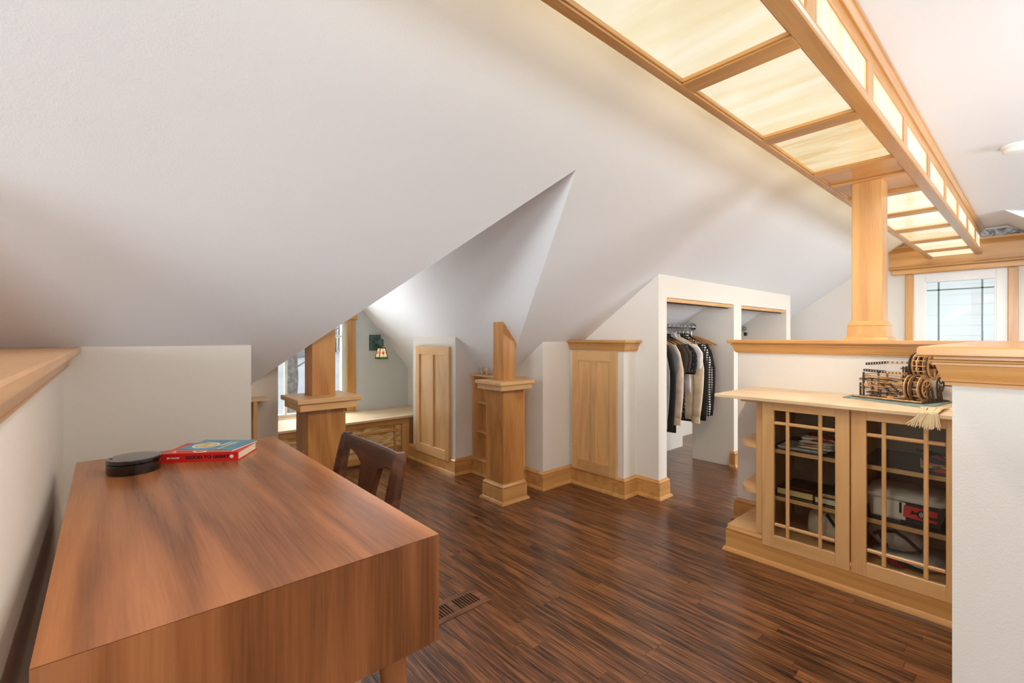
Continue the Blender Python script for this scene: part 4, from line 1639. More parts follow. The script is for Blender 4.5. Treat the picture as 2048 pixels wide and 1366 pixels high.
M_bkcov = plain('black_jacket', (26, 22, 20), .4)
M_yelpg = plain('yellowed_pages', (222, 194, 134), .85)
b1 = book('thick_paperback', 'black book with red title letters on the left cabinet middle shelf', 2.69, 2.86, .745, .915, ZS2, ZS2 + .034, M_bkcov, M_yelpg)
text('cover_title', 'INNOVATION', .024, plain('orange_red_ink', (214, 74, 40), .5), b1, frame_mat((2.735, .83, ZS2 + .0343), (0, -1, 0), (1, 0, 0)), sx=1.05)
b2 = book('white_paged_book', 'book with white page edges lowest right on the left cabinet middle shelf', 2.685, 2.86, .580, .738, ZS2, ZS2 + .030, plain('brown_jacket', (74, 52, 40), .5), M_page)
b3 = book('tan_paged_book', 'smaller book with tan page edges atop the white-paged book', 2.70, 2.86, .580, .722, ZS2 + .030, ZS2 + .050, plain('dark_teal_jacket', (36, 44, 46), .4), M_yelpg)
cap = thing('peaked_hat', 'black cap resting on the tan-paged book in the left cabinet', 'hat', (2.79, .63, ZS2 + .05))
bm = bmesh.new()
lathe(bm, [(.052, 0), (.055, .006), (.052, .022), (.040, .038), (.018, .045), (.001, .046)], 20, (2.785, .635, ZS2 + .0505))
part('cap_crown', bm, M_black, cap, smooth='all')
bm = bmesh.new()
prism(bm, [(2.745, .60, ZS2 + .051), (2.72, .62, ZS2 + .051), (2.72, .65, ZS2 + .051), (2.745, .67, ZS2 + .051)], (0, 0, .004))
part('peak', bm, M_black, cap)


def bag(name, label, c, rx, ry, rz, mat, strap, seed):
    """soft rounded pouch lying on its side, with a strap band"""
    rng = random.Random(seed)
    t = thing(name, label, 'bag', (c[0], c[1], c[2] - rz))
    bm = bmesh.new()
    bmesh.ops.create_uvsphere(bm, u_segments=28, v_segments=18, radius=1)
    for v in bm.verts:
        p = v.co.copy()
        f = 1 + .05 * sin(p.x * 5 + seed) * cos(p.z * 4 + p.y * 3)
        sq = lambda q: math.copysign(abs(q) ** .8, q)
        v.co = Vector((sq(p.x) * rx * f, sq(p.y) * ry * f, sq(p.z) * rz * f - (.25 * rz * max(0, -p.y) ** 2 if p.z > 0 else 0)))
    bmesh.ops.transform(bm, matrix=Matrix.Translation(c), verts=bm.verts[:])
    part('pouch', bm, mat, t, smooth='all')
    for pts in strap:
        bm = bmesh.new()
        pts = [Vector(p) for p in pts]
        rings = []
        for i, p in enumerate(pts):
            d = (pts[min(i + 1, len(pts) - 1)] - pts[max(0, i - 1)]).normalized()
            n = d.cross(Vector((1, 0, 0))).normalized()
            rings.append([p + n * .007 + Vector((.003, 0, 0)), p + n * .007 - Vector((.002, 0, 0)), p - n * .007 - Vector((.002, 0, 0)), p - n * .007 + Vector((.003, 0, 0))])
        loft(bm, rings)
        part('strap', bm, M_black, t)
    return t


M_canvas = plain('grey_cream_canvas', (206, 196, 178), .8, bump=.3, bscale=200, var=.08, vscale=18)
M_canvas2 = plain('grey_canvas', (176, 172, 166), .8, bump=.3, bscale=200, var=.1, vscale=18)
bag('soft_pouch', 'rounded cream canvas pouch with a black strap, bottom of the left cabinet', (2.78, .692, ZB + .083), .10, .098, .082, M_canvas, [[(2.700, .690, ZB + .155), (2.680, .655, ZB + .12), (2.682, .62, ZB + .085), (2.70, .60, ZB + .06)]], 3)

# --- contents, right half
M_rainbow = stripes('rainbow_print', [(24, 24, 34), (24, 26, 40), (176, 60, 130), (210, 50, 40), (226, 190, 60), (40, 120, 84), (30, 34, 60), (200, 70, 40)], 2, 34, .6, .6)
rb = thing('rainbow_bag', 'black folded bag printed with rainbow stripes on the right cabinet shelf', 'bag', (2.75, .29, ZS1))
bm = bmesh.new()
loft(bm, [[(2.69 + .08 * 0, y, ZS1 + .001), (2.82, y, ZS1 + .001), (2.82, y, ZS1 + h_ * .8), (2.76, y, ZS1 + h_), (2.69, y, ZS1 + h_ * .9)] for y, h_ in ((.335, .052), (.325, .085), (.30, .075), (.27, .068), (.23, .055), (.19, .045))])
part('bag_body', bm, M_rainbow, rb)
bm = bmesh.new()
tube(bm, [(2.70, .35, ZS1 + .088), (2.70, .33, ZS1 + .084), (2.71, .31, ZS1 + .080), (2.71, .27, ZS1 + .077)], .007, 8)
part('handle', bm, M_black, rb)
bm = bmesh.new()
tube(bm, [(2.686, .333, ZS1 + .055), (2.684, .332, ZS1 + .02)], .002, 6)
part('zip_pull', bm, M_steel, rb)

bn = thing('storage_tub', 'translucent lidded plastic tub with a red label on the right cabinet shelf', 'tub', (2.8, .39, ZS2))
M_tub = plain('cloudy_plastic', (208, 210, 208), .35, var=.06)
bm = bmesh.new()


def rrect(x0, x1, y0, y1, r, z):
    out = []
    for cx_, cy_, a0 in ((x1 - r, y1 - r, 0), (x0 + r, y1 - r, pi / 2), (x0 + r, y0 + r, pi), (x1 - r, y0 + r, 1.5 * pi)):
        for k in range(5):
            a = a0 + pi / 2 * k / 4
            out.append((cx_ + r * cos(a), cy_ + r * sin(a), z))
    return out


loft(bm, [rrect(2.702, 2.93, .275, .520, .03, ZS2 + .001), rrect(2.692, 2.94, .265, .530, .03, ZS2 + .098)])
part('tub_body', bm, M_tub, bn, smooth=30)
bm = bmesh.new()
loft(bm, [rrect(2.682, 2.95, .250, .540, .035, ZS2 + .098), rrect(2.680, 2.952, .248, .542, .035, ZS2 + .112), rrect(2.690, 2.942, .258, .532, .03, ZS2 + .116)])
part('lid', bm, plain('tub_lid', (216, 216, 208), .4), bn, smooth=30)
bm = bmesh.new()
loft(bm, [rrect(2.69, 2.94, .268, .528, .03, ZS2 + .119), rrect(2.70, 2.93, .278, .518, .03, ZS2 + .122)])
part('lid_rim', bm, MATS['tub_lid'], bn, smooth=30)
part('dark_paper', box(2.6885, 2.6925, .268, .402, ZS2 + .004, ZS2 + .092), plain('navy_paper', (30, 32, 46), .5), bn)
part('white_paper', box(2.6880, 2.6930, .385, .500, ZS2 + .012, ZS2 + .090), plain('white_paper', (222, 220, 214), .7), bn)
part('black_slip', box(2.6870, 2.6882, .398, .407, ZS2 + .04, ZS2 + .088), M_ink, bn)
lbm = frame_mat((2.6872, .342, ZS2 + .052), (0, -1, -.05), (0, -.05, 1))


def flat(pts, mat, name, off=0.0):
    bm = bmesh.new()
    prism(bm, [tuple(lbm @ Vector((p[0], p[1], off))) for p in pts], tuple((lbm.to_3x3() @ Vector((0, 0, 1))) * .0006))
    part(name, bm, mat, bn)


flat([(-.05, -.026), (.062, -.026), (.062, .026), (-.05, .026)], plain('red_label', (214, 48, 52), .5), 'red_label')
flat([(-.026, -.010), (-.010, -.004), (-.002, -.005), (-.002, .005), (-.010, .004), (-.022, .012)], M_ink, 'label_horn', .0008)
flat([(.012 + .016 * cos(2 * pi * k / 18), .019 * sin(2 * pi * k / 18)) for k in range(18)], M_ink, 'label_roundel', .0008)
flat([(.026, -.012), (.062, -.012), (.062, .000), (.026, .000)], M_ink, 'label_band', .0009)
for k, (a, b_) in enumerate(((-.012, .006), (-.004, .012), (.004, .009), (.011, .004))):
    flat([(.004 + k * .005, -b_), (.006 + k * .005, -b_), (.006 + k * .005, b_), (.004 + k * .005, b_)], M_wink, 'label_letter_stroke', .0016)
flat([(-.042, .004), (-.034, .004), (-.034, .018), (-.042, .018)], plain('label_grey', (120, 96, 96), .6), 'label_small_print', .0008)

tb = bag('canvas_satchel', 'grey canvas satchel with black straps, bottom of the right cabinet', (2.80, .43, ZB + .120), .11, .105, .066, M_canvas2, [[(2.690, .50, ZB + .125), (2.683, .46, ZB + .150), (2.682, .42, ZB + .160), (2.684, .38, ZB + .138), (2.69, .33, ZB + .09)], [(2.688, .485, ZB + .145), (2.680, .46, ZB + .105), (2.684, .45, ZB + .08)]], 7)
bag('red_lined_bag', 'white bag with red lining squashed under the canvas satchel', (2.79, .385, ZB + .024), .11, .13, .022, plain('white_vinyl', (214, 216, 216), .4), [[(2.682, .45, ZB + .030), (2.676, .40, ZB + .028), (2.678, .35, ZB + .02), (2.684, .31, ZB + .012)]], 12)
o = bpy.data.objects['red_lined_bag']
bm = bmesh.new()
prism(bm, [(2.668, .47, ZB + .034), (2.668, .415, ZB + .004), (2.668, .385, ZB + .006), (2.668, .44, ZB + .046)], (.012, 0, 0))
part('red_lining', bm, plain('red_lining', (150, 24, 30), .6), o)

# ------------------------------------------------------------------ runner cloth on the counter
CZ = .864
rn = thing('table_runner', 'teal runner with a cream fringe under the wooden marble machine', 'cloth', (2.9, .4, CZ))
bm = bmesh.new()
prism(bm, [(2.985, .655, CZ + .0005), (2.86, .66, CZ + .0005), (2.715, .335, CZ + .0005), (2.775, .30, CZ + .0005), (3.06, .255, CZ + .0005), (3.07, .60, CZ + .0005)], (0, 0, .003))
part('woven_cloth', bm, plain('teal_weave', (126, 148, 146), .9, bump=.6, bscale=260, var=.15, vscale=40), rn)
M_fr = plain('cream_cord', (226, 208, 172), .9)
bm = bmesh.new()
rng = random.Random(4)
for k in range(46):
    f = k / 45
    y0 = .335 - .085 * f
    p0 = Vector((2.70 + .05 * f, y0, CZ + .006))
    e_ = Vector((2.526 - .003 * rng.random(), y0 + rng.uniform(-.012, .020), CZ + .003))
    q = Vector((2.520, e_.y + rng.uniform(-.006, .012), CZ - .035 - .030 * rng.random()))
    e_.y = .288 + (e_.y - .295) * .55
    q.y = .292 + (q.y - .292) * (.75 if k % 5 else 1.3) + (.0 if k % 5 else .006)
    tube(bm, [p0, (p0 + e_) / 2 + Vector((0, 0, .004 + .006 * rng.random())), e_ + Vector((.006, 0, .003)), e_ + Vector((0, 0, -.002)), q], .0018, 5)
o = part('fringe', bm, M_fr, rn)
o['kind'] = 'stuff'
bm = bmesh.new()
for k in range(7):
    pts = [(2.66 + .012 * k, .255 - .004 * k + .004 * sin(j * 1.7 + k), CZ + .008 + .006 * sin(j * 2.2 + k * .8)) if False else (2.60 + .055 * j, .225 - .012 * k * .6 + .006 * sin(j * 1.7 + k), CZ + .011 + .004 * sin(j * 2 + k)) for j in range(6)]
    tube(bm, pts, .0045, 6)
o = part('fringe', bm, M_fr, rn)
o['kind'] = 'stuff'

# ------------------------------------------------------------------ wooden marble machine
mm_ = thing('marble_machine', 'wooden mechanical marble run with gears standing on the counter runner', 'model', (2.826, .346, CZ + .0036), math.atan2(.955, .298))
# local frame: x = along the machine (towards its left end), y = -depth (negative is towards the wall), z up


def gear(bm, cx_, cy_, cz_, r, th, teeth, hole, depth=.006):
    """toothed ring whose axis is local x"""
    n = teeth * 4
    out_, in_ = [], []
    for k in range(n):
        a = 2 * pi * k / n
        rr = r if (k % 4) in (0, 1) else r - depth
        out_.append((cy_ + rr * cos(a), cz_ + rr * sin(a)))
        in_.append((cy_ + hole * cos(a), cz_ + hole * sin(a)))
    x0, x1 = cx_ - th / 2, cx_ + th / 2
    R = [[bm.verts.new((xx, p[0], p[1])) for p in ring] for xx, ring in ((x0, out_), (x1, out_), (x1, in_), (x0, in_))]
    for i in range(4):
        a, b_ = R[i], R[(i + 1) % 4]
        for k in range(n):
            bm.faces.new((a[k], a[(k + 1) % n], b_[(k + 1) % n], b_[k]))
    bmesh.ops.recalc_face_normals(bm, faces=bm.faces[:])


def mpart(name, bm, mat, smooth=False):
    return part(name, bm, mat, mm_, smooth=smooth, local=True)


def ring(cx_, cy_, cz_, r, th, w_, seg=36):
    bm = bmesh.new()
    n = seg
    R = []
    for xx, rr in ((cx_ - th / 2, r), (cx_ + th / 2, r), (cx_ + th / 2, r - w_), (cx_ - th / 2, r - w_)):
        R.append([bm.verts.new((xx, cy_ + rr * cos(2 * pi * k / n), cz_ + rr * sin(2 * pi * k / n))) for k in range(n)])
    for i in range(4):
        a, b_ = R[i], R[(i + 1) % 4]
        for k in range(n):
            bm.faces.new((a[k], a[(k + 1) % n], b_[(k + 1) % n], b_[k]))
    bmesh.ops.recalc_face_normals(bm, faces=bm.faces[:])
    return bm


def spokes(cx_, cy_, cz_, r, n, w_, th, a0=0.0):
    bm = bmesh.new()
    for k in range(n):
        a = a0 + 2 * pi * k / n
        d = Vector((0, cos(a), sin(a)))
        e_ = Vector((0, -sin(a), cos(a))) * w_ / 2
        c = Vector((cx_ - th / 2, cy_, cz_))
        prism(bm, [tuple(c + d * .006 - e_), tuple(c + d * r - e_), tuple(c + d * r + e_), tuple(c + d * .006 + e_)], (th, 0, 0))
    return bm


Wd = .235
mpart('base_frame', bx(bmesh.new(), .0, .295, -.01, .0, 0, .006), M_machd)
mpart('base_frame', bx(bmesh.new(), .0, .295, -Wd, -Wd + .01, 0, .006), M_machd)
mpart('base_plate', bx(bmesh.new(), -.005, .30, -Wd, 0, 0, .003), M_machd)
mpart('base_edge', bx(bmesh.new(), .0, .30, .0, .004, .004, .012, .001), M_mach)
mpart('base_edge', bx(bmesh.new(), .05, .16, .004, .008, .004, .010, .001), M_mach)
# lower wheel near the front right corner
LWx, LWy, LWz, LR = .030, -.058, .066, .062
mpart('wheel_rim', ring(LWx - .012, LWy, LWz, LR, .004, .013), M_mach)
mpart('wheel_rim', ring(LWx + .012, LWy, LWz, LR, .004, .011), M_machd)
mpart('wheel_rim', ring(LWx + .040, LWy, LWz, LR + .002, .005, .009), M_mach)
mpart('wheel_plate', ring(LWx - .016, LWy, LWz, .046, .003, .020), M_machd)
mpart('wheel_plate', ring(LWx + .026, LWy, LWz, .058, .003, .034), M_mach)
bm = bmesh.new()
gear(bm, LWx - .024, LWy + .004, LWz + .002, .044, .004, 30, .034)
mpart('gear', bm, M_mach)
mpart('spoke', spokes(LWx - .024, LWy + .004, LWz + .002, .038, 8, .0035, .0035), M_mach)['kind'] = 'stuff'
mpart('spoke', spokes(LWx - .012, LWy, LWz, .054, 6, .006, .0035, .3), M_machd)['kind'] = 'stuff'
bm = bmesh.new()
tube(bm, [(LWx - .04, LWy + .004, LWz + .002), (LWx + .06, LWy + .004, LWz + .002)], .006, 12)
mpart('axle', bm, M_machd, True)
bm = bmesh.new()
for k in range(10):
    a = 2 * pi * k / 10
    bx(bm, LWx - .012, LWx + .012, LWy + .055 * cos(a) - .0035, LWy + .055 * cos(a) + .0035, LWz + .055 * sin(a) - .002, LWz + .055 * sin(a) + .002)
mpart('wheel_paddles', bm, M_mach)['kind'] = 'stuff'
# upper wheel behind
UWx, UWy, UWz, UR = .018, -.118, .172, .067
bm = bmesh.new()
gear(bm, UWx - .014, UWy, UWz, UR, .004, 40, .054)
mpart('gear', bm, M_mach)
mpart('wheel_rim', ring(UWx - .004, UWy, UWz, UR - .008, .004, .012), M_machd)
mpart('wheel_plate', ring(UWx + .008, UWy, UWz, UR - .010, .003, .040), M_mach)
mpart('wheel_plate', ring(UWx + .055, UWy, UWz, UR - .010, .003, .030), M_machd)
mpart('wheel_rim', ring(UWx + .030, UWy, UWz, UR - .006, .004, .011), M_mach)
mpart('wheel_rim', ring(UWx + .048, UWy, UWz, UR - .006, .004, .011), M_mach)
mpart('wheel_rim', ring(UWx + .062, UWy, UWz, UR - .006, .004, .011), M_machd)
mpart('spoke', spokes(UWx - .014, UWy, UWz, .056, 3, .014, .0035, .5), M_mach)['kind'] = 'stuff'
bm = bmesh.new()
tube(bm, [(UWx - .034, UWy, UWz), (UWx + .075, UWy, UWz)], .0135, 14)
mpart('hub', bm, M_machd, True)
bm = bmesh.new()
for k in range(14):
    a = 2 * pi * k / 14
    bx(bm, UWx - .004, UWx + .048, UWy + .058 * cos(a) - .002, UWy + .058 * cos(a) + .002, UWz + .058 * sin(a) - .002, UWz + .058 * sin(a) + .002)
mpart('wheel_paddles', bm, M_mach)['kind'] = 'stuff'
# crank gear and stand at the far right
bm = bmesh.new()
gear(bm, UWx - .016, UWy - .045, .082, .038, .004, 24, .026)
mpart('gear', bm, M_machd)
mpart('spoke', spokes(UWx - .016, UWy - .045, .082, .030, 5, .005, .0035), M_machd)['kind'] = 'stuff'
bm = bmesh.new()
tube(bm, [(-.01, UWy - .045, .082), (-.045, UWy - .045, .082)], .004, 8)
tube(bm, [(-.045, UWy - .045, .082), (-.047, UWy - .085, .094)], .004, 8)
tube(bm, [(-.047, UWy - .085, .105), (-.047, UWy - .085, .066)], .005, 8)
mpart('crank', bm, M_machd)
for y_, x_ in ((LWy - .010, -.004), (LWy - .040, -.004), (-.150, .0), (-.175, .0), (-.205, .012)):
    bm = bmesh.new()
    prism(bm, [(x_, y_ - .009, .003), (x_, y_ + .009, .003), (x_, y_ + .004 + .02, .075), (x_, y_ - .004 + .02, .075)], (.004, 0, 0))
    mpart('strut', bm, M_machd)
for y_ in (-.03, -.205):
    mpart('tower_post', bx(bmesh.new(), .075, .079, y_ - .010, y_ + .002, .003, .105), M_machd)
# lift tower
for x_ in (.096, .106, .116):
    for y_ in (-.098, -.13):
        mpart('tower_post', bx(bmesh.new(), x_, x_ + .006, y_, y_ + .006, .003, .165, .001), M_machd)
for z_ in (.105, .152):
    mpart('tower_brace', bx(bmesh.new(), .088, .128, -.136, -.088, z_, z_ + .005, .001), M_machd)
# rails: ladders and looping tracks
def ladder(x0, x1, y0, y1, z0, z1, mat, n=6, w_=.012):
    bm = bmesh.new()
    for dy in (-w_ / 2, w_ / 2):
        for dz in (0, .010):
            tube(bm, [(x0, y0 + dy, z0 + dz), (x1, y1 + dy, z1 + dz)], .0014, 4)
    for k in range(n + 1):
        f = k / n
        x_, y_, z_ = x0 + (x1 - x0) * f, y0 + (y1 - y0) * f, z0 + (z1 - z0) * f
        bx(bm, x_ - .001, x_ + .001, y_ - w_ / 2, y_ + w_ / 2, z_, z_ + .010)
    return mpart('ladder_rail', bm, mat)


ladder(.07, .19, -.11, -.105, .180, .176, M_mach)
ladder(.19, .285, -.105, -.10, .176, .164, M_machd, 8)
ladder(.10, .19, -.09, -.085, .124, .126, M_mach)
ladder(.19, .285, -.085, -.08, .128, .132, M_machd, 8)
for k in range(6):
    bm = bmesh.new()
    tube(bm, [(.2 + .014 * k, -.1, .168), (.2 + .014 * k, -.082, .138)], .0006, 4)
    mpart('hanging_wire', bm, MATS['chrome'])


def track(cx_, cy_, z_, lx_, ly_, mat, tilt=0.0):
    bm = bmesh.new()
    for dr in (0, .010):
        pts = []
        for k in range(33):
            a = 2 * pi * k / 32
            pts.append((cx_ + (lx_ - dr) * math.copysign(abs(cos(a)) ** .6, cos(a)), cy_ + (ly_ - dr) * math.copysign(abs(sin(a)) ** .6, sin(a)), z_ + tilt * cos(a)))
        tube(bm, pts, .0017, 5)
    return mpart('track', bm, mat)


track(.18, -.095, .112, .105, .060, M_mach, .006)
track(.185, -.10, .098, .10, .055, M_machd, -.004)
track(.19, -.09, .082, .11, .065, M_mach, .008)
track(.16, -.08, .070, .085, .05, M_mach, -.006)
track(.18, -.095, .050, .10, .07, M_mach, .008)
track(.17, -.085, .030, .095, .06, M_machd, -.004)
track(.15, -.06, .018, .085, .05, M_mach, .003)
track(.20, -.08, .104, .085, .045, M_mach, .003)
track(.21, -.07, .090, .080, .050, M_machd, .005)
track(.20, -.06, .062, .09, .045, M_mach, -.004)
track(.19, -.075, .040, .10, .06, M_mach, .004)
track(.13, -.05, .086, .06, .035, M_mach, -.006)
for k in range(4):
    bm = bmesh.new()
    tube(bm, [(.07, -.06 - .012 * k, .052 + .006 * k), (.13, -.05 - .012 * k, .060 + .005 * k), (.20, -.045 - .012 * k, .056 + .006 * k)], .0018, 5)
    mpart('track', bm, M_mach)
for x_, y_, h_ in ((.275, -.03, .075), (.270, -.12, .1), (.255, -.02, .13), (.255, -.15, .13), (.215, -.02, .06), (.175, -.012, .05), (.145, -.15, .10), (.225, -.17, .12)):
    mpart('tower_post', bx(bmesh.new(), x_ - .003, x_ + .003, y_ - .005, y_ + .005, .003, h_, .001), M_machd)
for x_ in (.245, .222, .200):
    mpart('loop_ring', ring(x_, -.045, .080, .011, .003, .003, 18), M_mach)
for x_, s_ in ((.115, 1), (.155, 1)):
    bm = bmesh.new()
    for k in range(7):
        y_ = -.02 - .001 * k
        bx(bm, x_ - .028 + .008 * k, x_ - .020 + .008 * k, y_ - .004, y_ + .008, .030 + .0075 * k, .037 + .0075 * k)
    mpart('stair_lift', bm, M_machd)
for k, (x_, y_, z_) in enumerate(((.13, -.01, .01), (.2, -.01, .012), (.245, -.02, .06), (.16, -.03, .075), (.09, -.02, .02))):
    bm = bmesh.new()
    bx(bm, x_ - .014, x_ + .014, y_ - .004, y_ + .004, z_, z_ + .012, .001)
    mpart('bracket', bm, M_machd if k % 2 else M_mach)
bm = bmesh.new()
for x_, y_, z_ in ((.24, -.012, .012), (.226, -.012, .012), (.212, -.014, .012), (.26, -.02, .014), (.1, -.02, .02), (.09, -.018, .02)):
    bmesh.ops.create_icosphere(bm, subdivisions=2, radius=.005, matrix=Matrix.Translation((x_, y_, z_)))
mpart('marbles', bm, M_steel, 'all')['kind'] = 'stuff'

# ------------------------------------------------------------------ closets: header tracks, rods, hangers, garments
for nm, x0, x1, lab in (('closet_track', 3.122, 4.268, 'pale maple sliding track under the left closet header'), ('closet_track', 4.432, 5.598, 'pale maple sliding track under the right closet header')):
    t = thing(nm, lab, 'track', ((x0 + x1) / 2, CLY + .03, HZ - .02))
    part('track_board', box(x0, x1, CLY + .008, CLY + .05, HZ - .030, HZ - .001, .002), MAPLE[0], t)
    part('track_lip', box(x0, x1, CLY + .05, CLY + .058, HZ - .036, HZ - .001, .001), M_dark, t)

RY, RZ = 2.195, 1.272
for RYk, x0, x1, lab in ((RY, 3.112, 4.268, 'chrome hanging rod with end flange in the left closet'), (2.26, 4.392, 5.598, 'chrome hanging rod with end flange in the right closet')):
    t = thing('closet_rod', lab, 'rod', ((x0 + x1) / 2, RYk, RZ))
    bm = bmesh.new()
    tube(bm, [(x0, RYk, RZ), (x1, RYk, RZ)], .0155, 18)
    part('rod_tube', bm, M_steel, t, smooth=True)
    for xe, d in ((x0, 1), (x1, -1)):
        bm = bmesh.new()
        tube(bm, [(xe, RYk, RZ), (xe + d * .006, RYk, RZ)], .036, 24)
        tube(bm, [(xe + d * .006, RYk, RZ), (xe + d * .04, RYk, RZ)], .023, 20)
        part('flange', bm, M_steel, t, smooth=True)

HW = plain('varnished_beech', (196, 140, 84), .35, var=.08)


def hanger(x, y, label, half=.222, mat=HW, group='wooden hangers on the closet rods', hook_mat=M_steel, name='clothes_hanger'):
    t = thing(name, label, 'hanger', (x, y, RZ - .03), 0, group)
    bm = bmesh.new()
    pts = [(x, y + .018 * cos(a), RZ + .001 + .018 * sin(a)) for a in [radians(-40) + radians(220) * k / 10 for k in range(11)]]
    pts = [(x, y, RZ - .085), (x, y, RZ - .045), (x, y + .008, RZ - .022)] + pts
    tube(bm, pts, .0022, 6)
    part('hook', bm, hook_mat, t)
    bm = bmesh.new()
    rings = []
    for k in range(-8, 9):
        f = k / 8
        yy = y + f * half
        zz = RZ - .080 - .085 * abs(f) ** 1.35
        h_ = .016 + .008 * (1 - abs(f))
        rings.append([(x - .006, yy, zz - h_), (x + .006, yy, zz - h_), (x + .006, yy, zz), (x - .006, yy, zz)])
    loft(bm, rings)
    part('shoulder_bar', bm, mat, t)
    return t


def garment(name, label, x, mat, w=.24, tk_=.026, hem=.45, slv=None, cuff_mat=None, slv_flare=1.0, collar=False, z0=None, slv_y=0.0):
    """a top hanging on the rod seen edge-on; slv = z of the sleeve end"""
    y = RY
    t = thing(name, label, 'garment', (x, y, hem))
    zn = RZ - .088
    zs = zn - .088
    bm = bmesh.new()
    rings = []
    rng = random.Random(int(x * 1000))
    n = 20
    lev = [(hem, w * .86, tk_ * 1.0), (hem + .10, w * .86, tk_), (zs - .26, w * .84, tk_), (zs - .12, w * .86, tk_), (zs - .03, w * .97, tk_ * .8), (zs + .012, w * .93, tk_ * .62), (zs + .05, w * .62, tk_ * .55), (zn - .006, w * .34, tk_ * .6), (zn + .018, w * .30, tk_ * .7)]
    for z, hw_, th in lev:
        r = []
        for k in range(n):
            a = 2 * pi * k / n
            ripple = 1 + .16 * sin(4 * a + z * 9 + x * 30) * (1 if z < zs - .05 else .3)
            r.append((x + th * sin(a) * ripple, y + hw_ * cos(a), z + .006 * sin(3 * a + x * 7) * (1 if z == hem else 0)))
        rings.append(r)
    loft(bm, rings)
    part('torso', bm, mat, t, smooth='all')
    if collar:
        bm = bmesh.new()
        for s_ in (-1, 1):
            prism(bm, [(x + s_ * .014, y - .085, zn - .01), (x + s_ * .014, y + .085, zn - .01), (x + s_ * .020, y + .07, zn + .030), (x + s_ * .020, y - .07, zn + .030)], (s_ * .003, 0, 0))
        part('collar', bm, mat, t)
    if slv:
        for s_ in (-1, 1):
            bm = bmesh.new()
            rings = []
            m = 9
            for k in range(m + 1):
                f = k / m
                z = zs + .018 + (slv - zs - .018) * f
                yc = y + s_ * (w * .86 + .035 * min(1, f * 3) + .02 * sin(f * 3) + slv_y * f)
                ry = .052 * (1 - .22 * f) * (1 + (slv_flare - 1) * f)
                rx = tk_ * .85 * (1 - .25 * f) * (1 + (slv_flare - 1) * f)
                if k == 0:
                    ry *= .55
                    rx *= .5
                rings.append([(x + rx * sin(a) * (1 + .1 * sin(3 * a + f * 12)) - .004 * f, yc + ry * cos(a), z) for a in [2 * pi * j / 14 for j in range(14)]])
            loft(bm, rings)
            part('sleeve', bm, mat, t, smooth='all')
            if cuff_mat:
                bm = bmesh.new()
                r0 = rings[-1]
                cz_ = slv
                loft(bm, [[(x - .004 + (p[0] - x + .004) * 1.06, p[1], cz_ + dz) for p in r0] for dz in (-.048, .012)])
                part('cuff', bm, cuff_mat, t, smooth=30)
    return t


def checkmat(name, a, b_, sc_):
    m, nt, p = new_mat(name)
    N, L = nt.nodes.new, nt.links.new
    tc = N('ShaderNodeTexCoord')
    mp = N('ShaderNodeMapping')
    mp.inputs['Scale'].default_value = (0.0, sc_, sc_)
    mp.inputs['Location'].default_value = (.5, 0, 0)
    L(tc.outputs['Object'], mp.inputs['Vector'])
    sep = N('ShaderNodeSeparateXYZ')
    L(mp.outputs[0], sep.inputs[0])
    outs = []
    for i in (1, 2):
        fr_n = N('ShaderNodeMath')
        fr_n.operation = 'FRACT'
        L(sep.outputs[i], fr_n.inputs[0])
        gt = N('ShaderNodeMath')
        gt.operation = 'GREATER_THAN'
        gt.inputs[1].default_value = .42
        L(fr_n.outputs[0], gt.inputs[0])
        outs.append(gt)
    mu_ = N('ShaderNodeMath')
    mu_.operation = 'MULTIPLY'
    L(outs[0].outputs[0], mu_.inputs[0])
    L(outs[1].outputs[0], mu_.inputs[1])
    mx = N('ShaderNodeMix')
    mx.data_type = 'RGBA'
    mx.inputs['A'].default_value = lin(a)
    mx.inputs['B'].default_value = lin(b_)
    L(mu_.outputs[0], mx.inputs['Factor'])
    L(mx.outputs['Result'], p.inputs['Base Color'])
    p.inputs['Roughness'].default_value = .85
    return m


def sequin(name):
    m, nt, p = new_mat(name)
    N, L = nt.nodes.new, nt.links.new
    tc = N('ShaderNodeTexCoord')
    v = N('ShaderNodeTexVoronoi')
    v.inputs['Scale'].default_value = 70
    L(tc.outputs['Object'], v.inputs['Vector'])
    r = N('ShaderNodeValToRGB')
    r.color_ramp.interpolation = 'CONSTANT'
    r.color_ramp.elements[0].color = lin((214, 206, 188))
    r.color_ramp.elements[1].color = lin((20, 18, 18))
    r.color_ramp.elements[1].position = .2
    L(v.outputs['Distance'], r.inputs['Fac'])
    L(r.outputs['Color'], p.inputs['Base Color'])
    p.inputs['Roughness'].default_value = .8
    return m


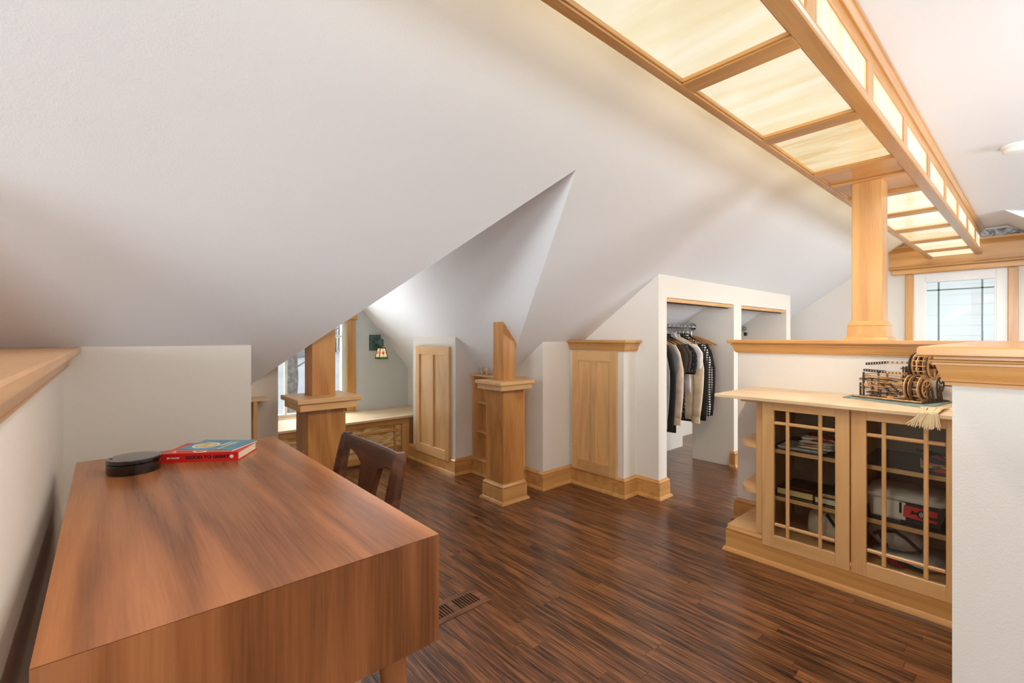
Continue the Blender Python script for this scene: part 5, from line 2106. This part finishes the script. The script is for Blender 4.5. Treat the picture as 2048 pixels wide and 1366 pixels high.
GC = lambda n, c: plain(n, c, .88, bump=.25, bscale=300, var=.06, vscale=12)
G = [
    ('denim_shirt', 'grey shirt with long grey sleeve nearest the closet door jamb', 3.31, GC('grey_chambray', (128, 130, 132)), dict(hem=.50, slv=.50, cuff_mat=GC('grey_cuff', (150, 146, 138)))),
    ('black_jacket', 'black long-sleeved jacket behind the grey shirt in the closet', 3.40, GC('soft_black', (26, 24, 24)), dict(hem=.40, slv=.42)),
    ('marled_tee', 'grey marled short-sleeved top between the black jacket and blush shirt', 3.462, GC('grey_marl', (122, 120, 120)), dict(hem=.56, slv=.80, w=.235, tk_=.018)),
    ('blush_shirt', 'pale blush long-sleeved shirt between the grey marled top and brown tee', 3.525, GC('blush_cotton', (222, 198, 178)), dict(tk_=.022, hem=.52, slv=.50, cuff_mat=GC('blush_cuff', (222, 194, 168)))),
    ('brown_tee', 'dark brown short-sleeved tee beside the blush shirt', 3.60, GC('dark_brown_jersey', (56, 44, 38)), dict(hem=.55, slv=.86, w=.235)),
    ('charcoal_tee', 'charcoal short-sleeved tee right of the brown tee', 3.665, GC('charcoal_jersey', (62, 54, 50)), dict(hem=.50, slv=.88, w=.235)),
    ('dotted_blouse', 'black blouse with pale dots on its short flared sleeve', 3.728, sequin('dotted_black'), dict(tk_=.02, hem=.48, slv=.86, w=.245, slv_flare=1.3)),
    ('white_tee', 'white short-sleeved shirt over the cream long sleeve in the closet', 3.812, GC('white_jersey', (226, 222, 220)), dict(tk_=.02, hem=.70, slv=.90, w=.255, slv_flare=1.3, collar=True)),
    ('cream_shirt', 'cream long-sleeved shirt with buttoned cuff in the closet', 3.888, GC('cream_twill', (216, 198, 168)), dict(hem=.45, slv=.47, cuff_mat=GC('cream_cuff', (214, 194, 160)), slv_y=-.02)),
    ('black_shirt', 'black long-sleeved shirt left of the checked shirt', 3.955, GC('jet_cotton', (24, 22, 24)), dict(hem=.42, slv=.44)),
    ('checked_shirt', 'black and white checked long-sleeved shirt in the closet', 4.025, checkmat('gingham', (26, 24, 26), (232, 224, 208), 46), dict(hem=.47, slv=.47, collar=True)),
    ('long_knit_tunic', 'black long top between the checked shirt and the empty hangers', 4.085, GC('black_knit', (28, 25, 24)), dict(hem=.46, slv=.47)),
]
for nm, lab, x, mat, kw in G:
    garment(nm, lab, x, mat, **kw)
    hanger(x, RY, 'wooden clothes hanger inside the %s' % nm.replace('_', ' '))
hanger(4.155, RY - .01, 'empty wooden hanger right of the black top', .235)
hanger(4.205, RY - .02, 'last empty wooden hanger beside the closet partition', .245)
tq = thing('black_trousers', 'black trousers hanging low behind the cream shirt sleeve', 'garment', (3.77, RY, .33))
for s_ in (-1, 1):
    bm = bmesh.new()
    loft(bm, [[(3.770 + s_ * .007 + .006 * cos(a), RY + .02 + .12 * sin(a), z) for a in [2 * pi * k / 12 for k in range(12)]] for z in (.33, .6, .9, 1.12)])
    part('trouser_leg', bm, GC('trouser_black_%d' % (s_ + 1), (16, 15, 16)), tq, smooth='all')

M_blkpl = plain('black_plastic', (18, 18, 18), .4)
for k, (x, y) in enumerate(((5.34, 2.262), (5.16, 2.262))):
    t = thing('clip_hanger', ('black clip hanger nearest the flange side of the right closet rod', 'black clip hanger farther along the right closet rod')[k], 'hanger', (x, y, RZ - .1), 0, None)
    bm = bmesh.new()
    pts = [(x, y, RZ - .055), (x, y + .008, RZ - .022)] + [(x, y + .018 * cos(a), RZ + .001 + .018 * sin(a)) for a in [radians(-40) + radians(220) * j / 10 for j in range(11)]]
    tube(bm, pts, .002, 6)
    part('hook', bm, M_steel, t)
    bm = bmesh.new()
    tube(bm, [(x, y - .17, RZ - .058), (x, y + .17, RZ - .058)], .003, 6)
    part('cross_bar', bm, M_steel, t)
    for s_ in (-1, 1):
        part('clip', box(x - .012, x + .012, y + s_ * .13 - .016, y + s_ * .13 + .016, RZ - .085, RZ - .045, .004), M_blkpl, t)
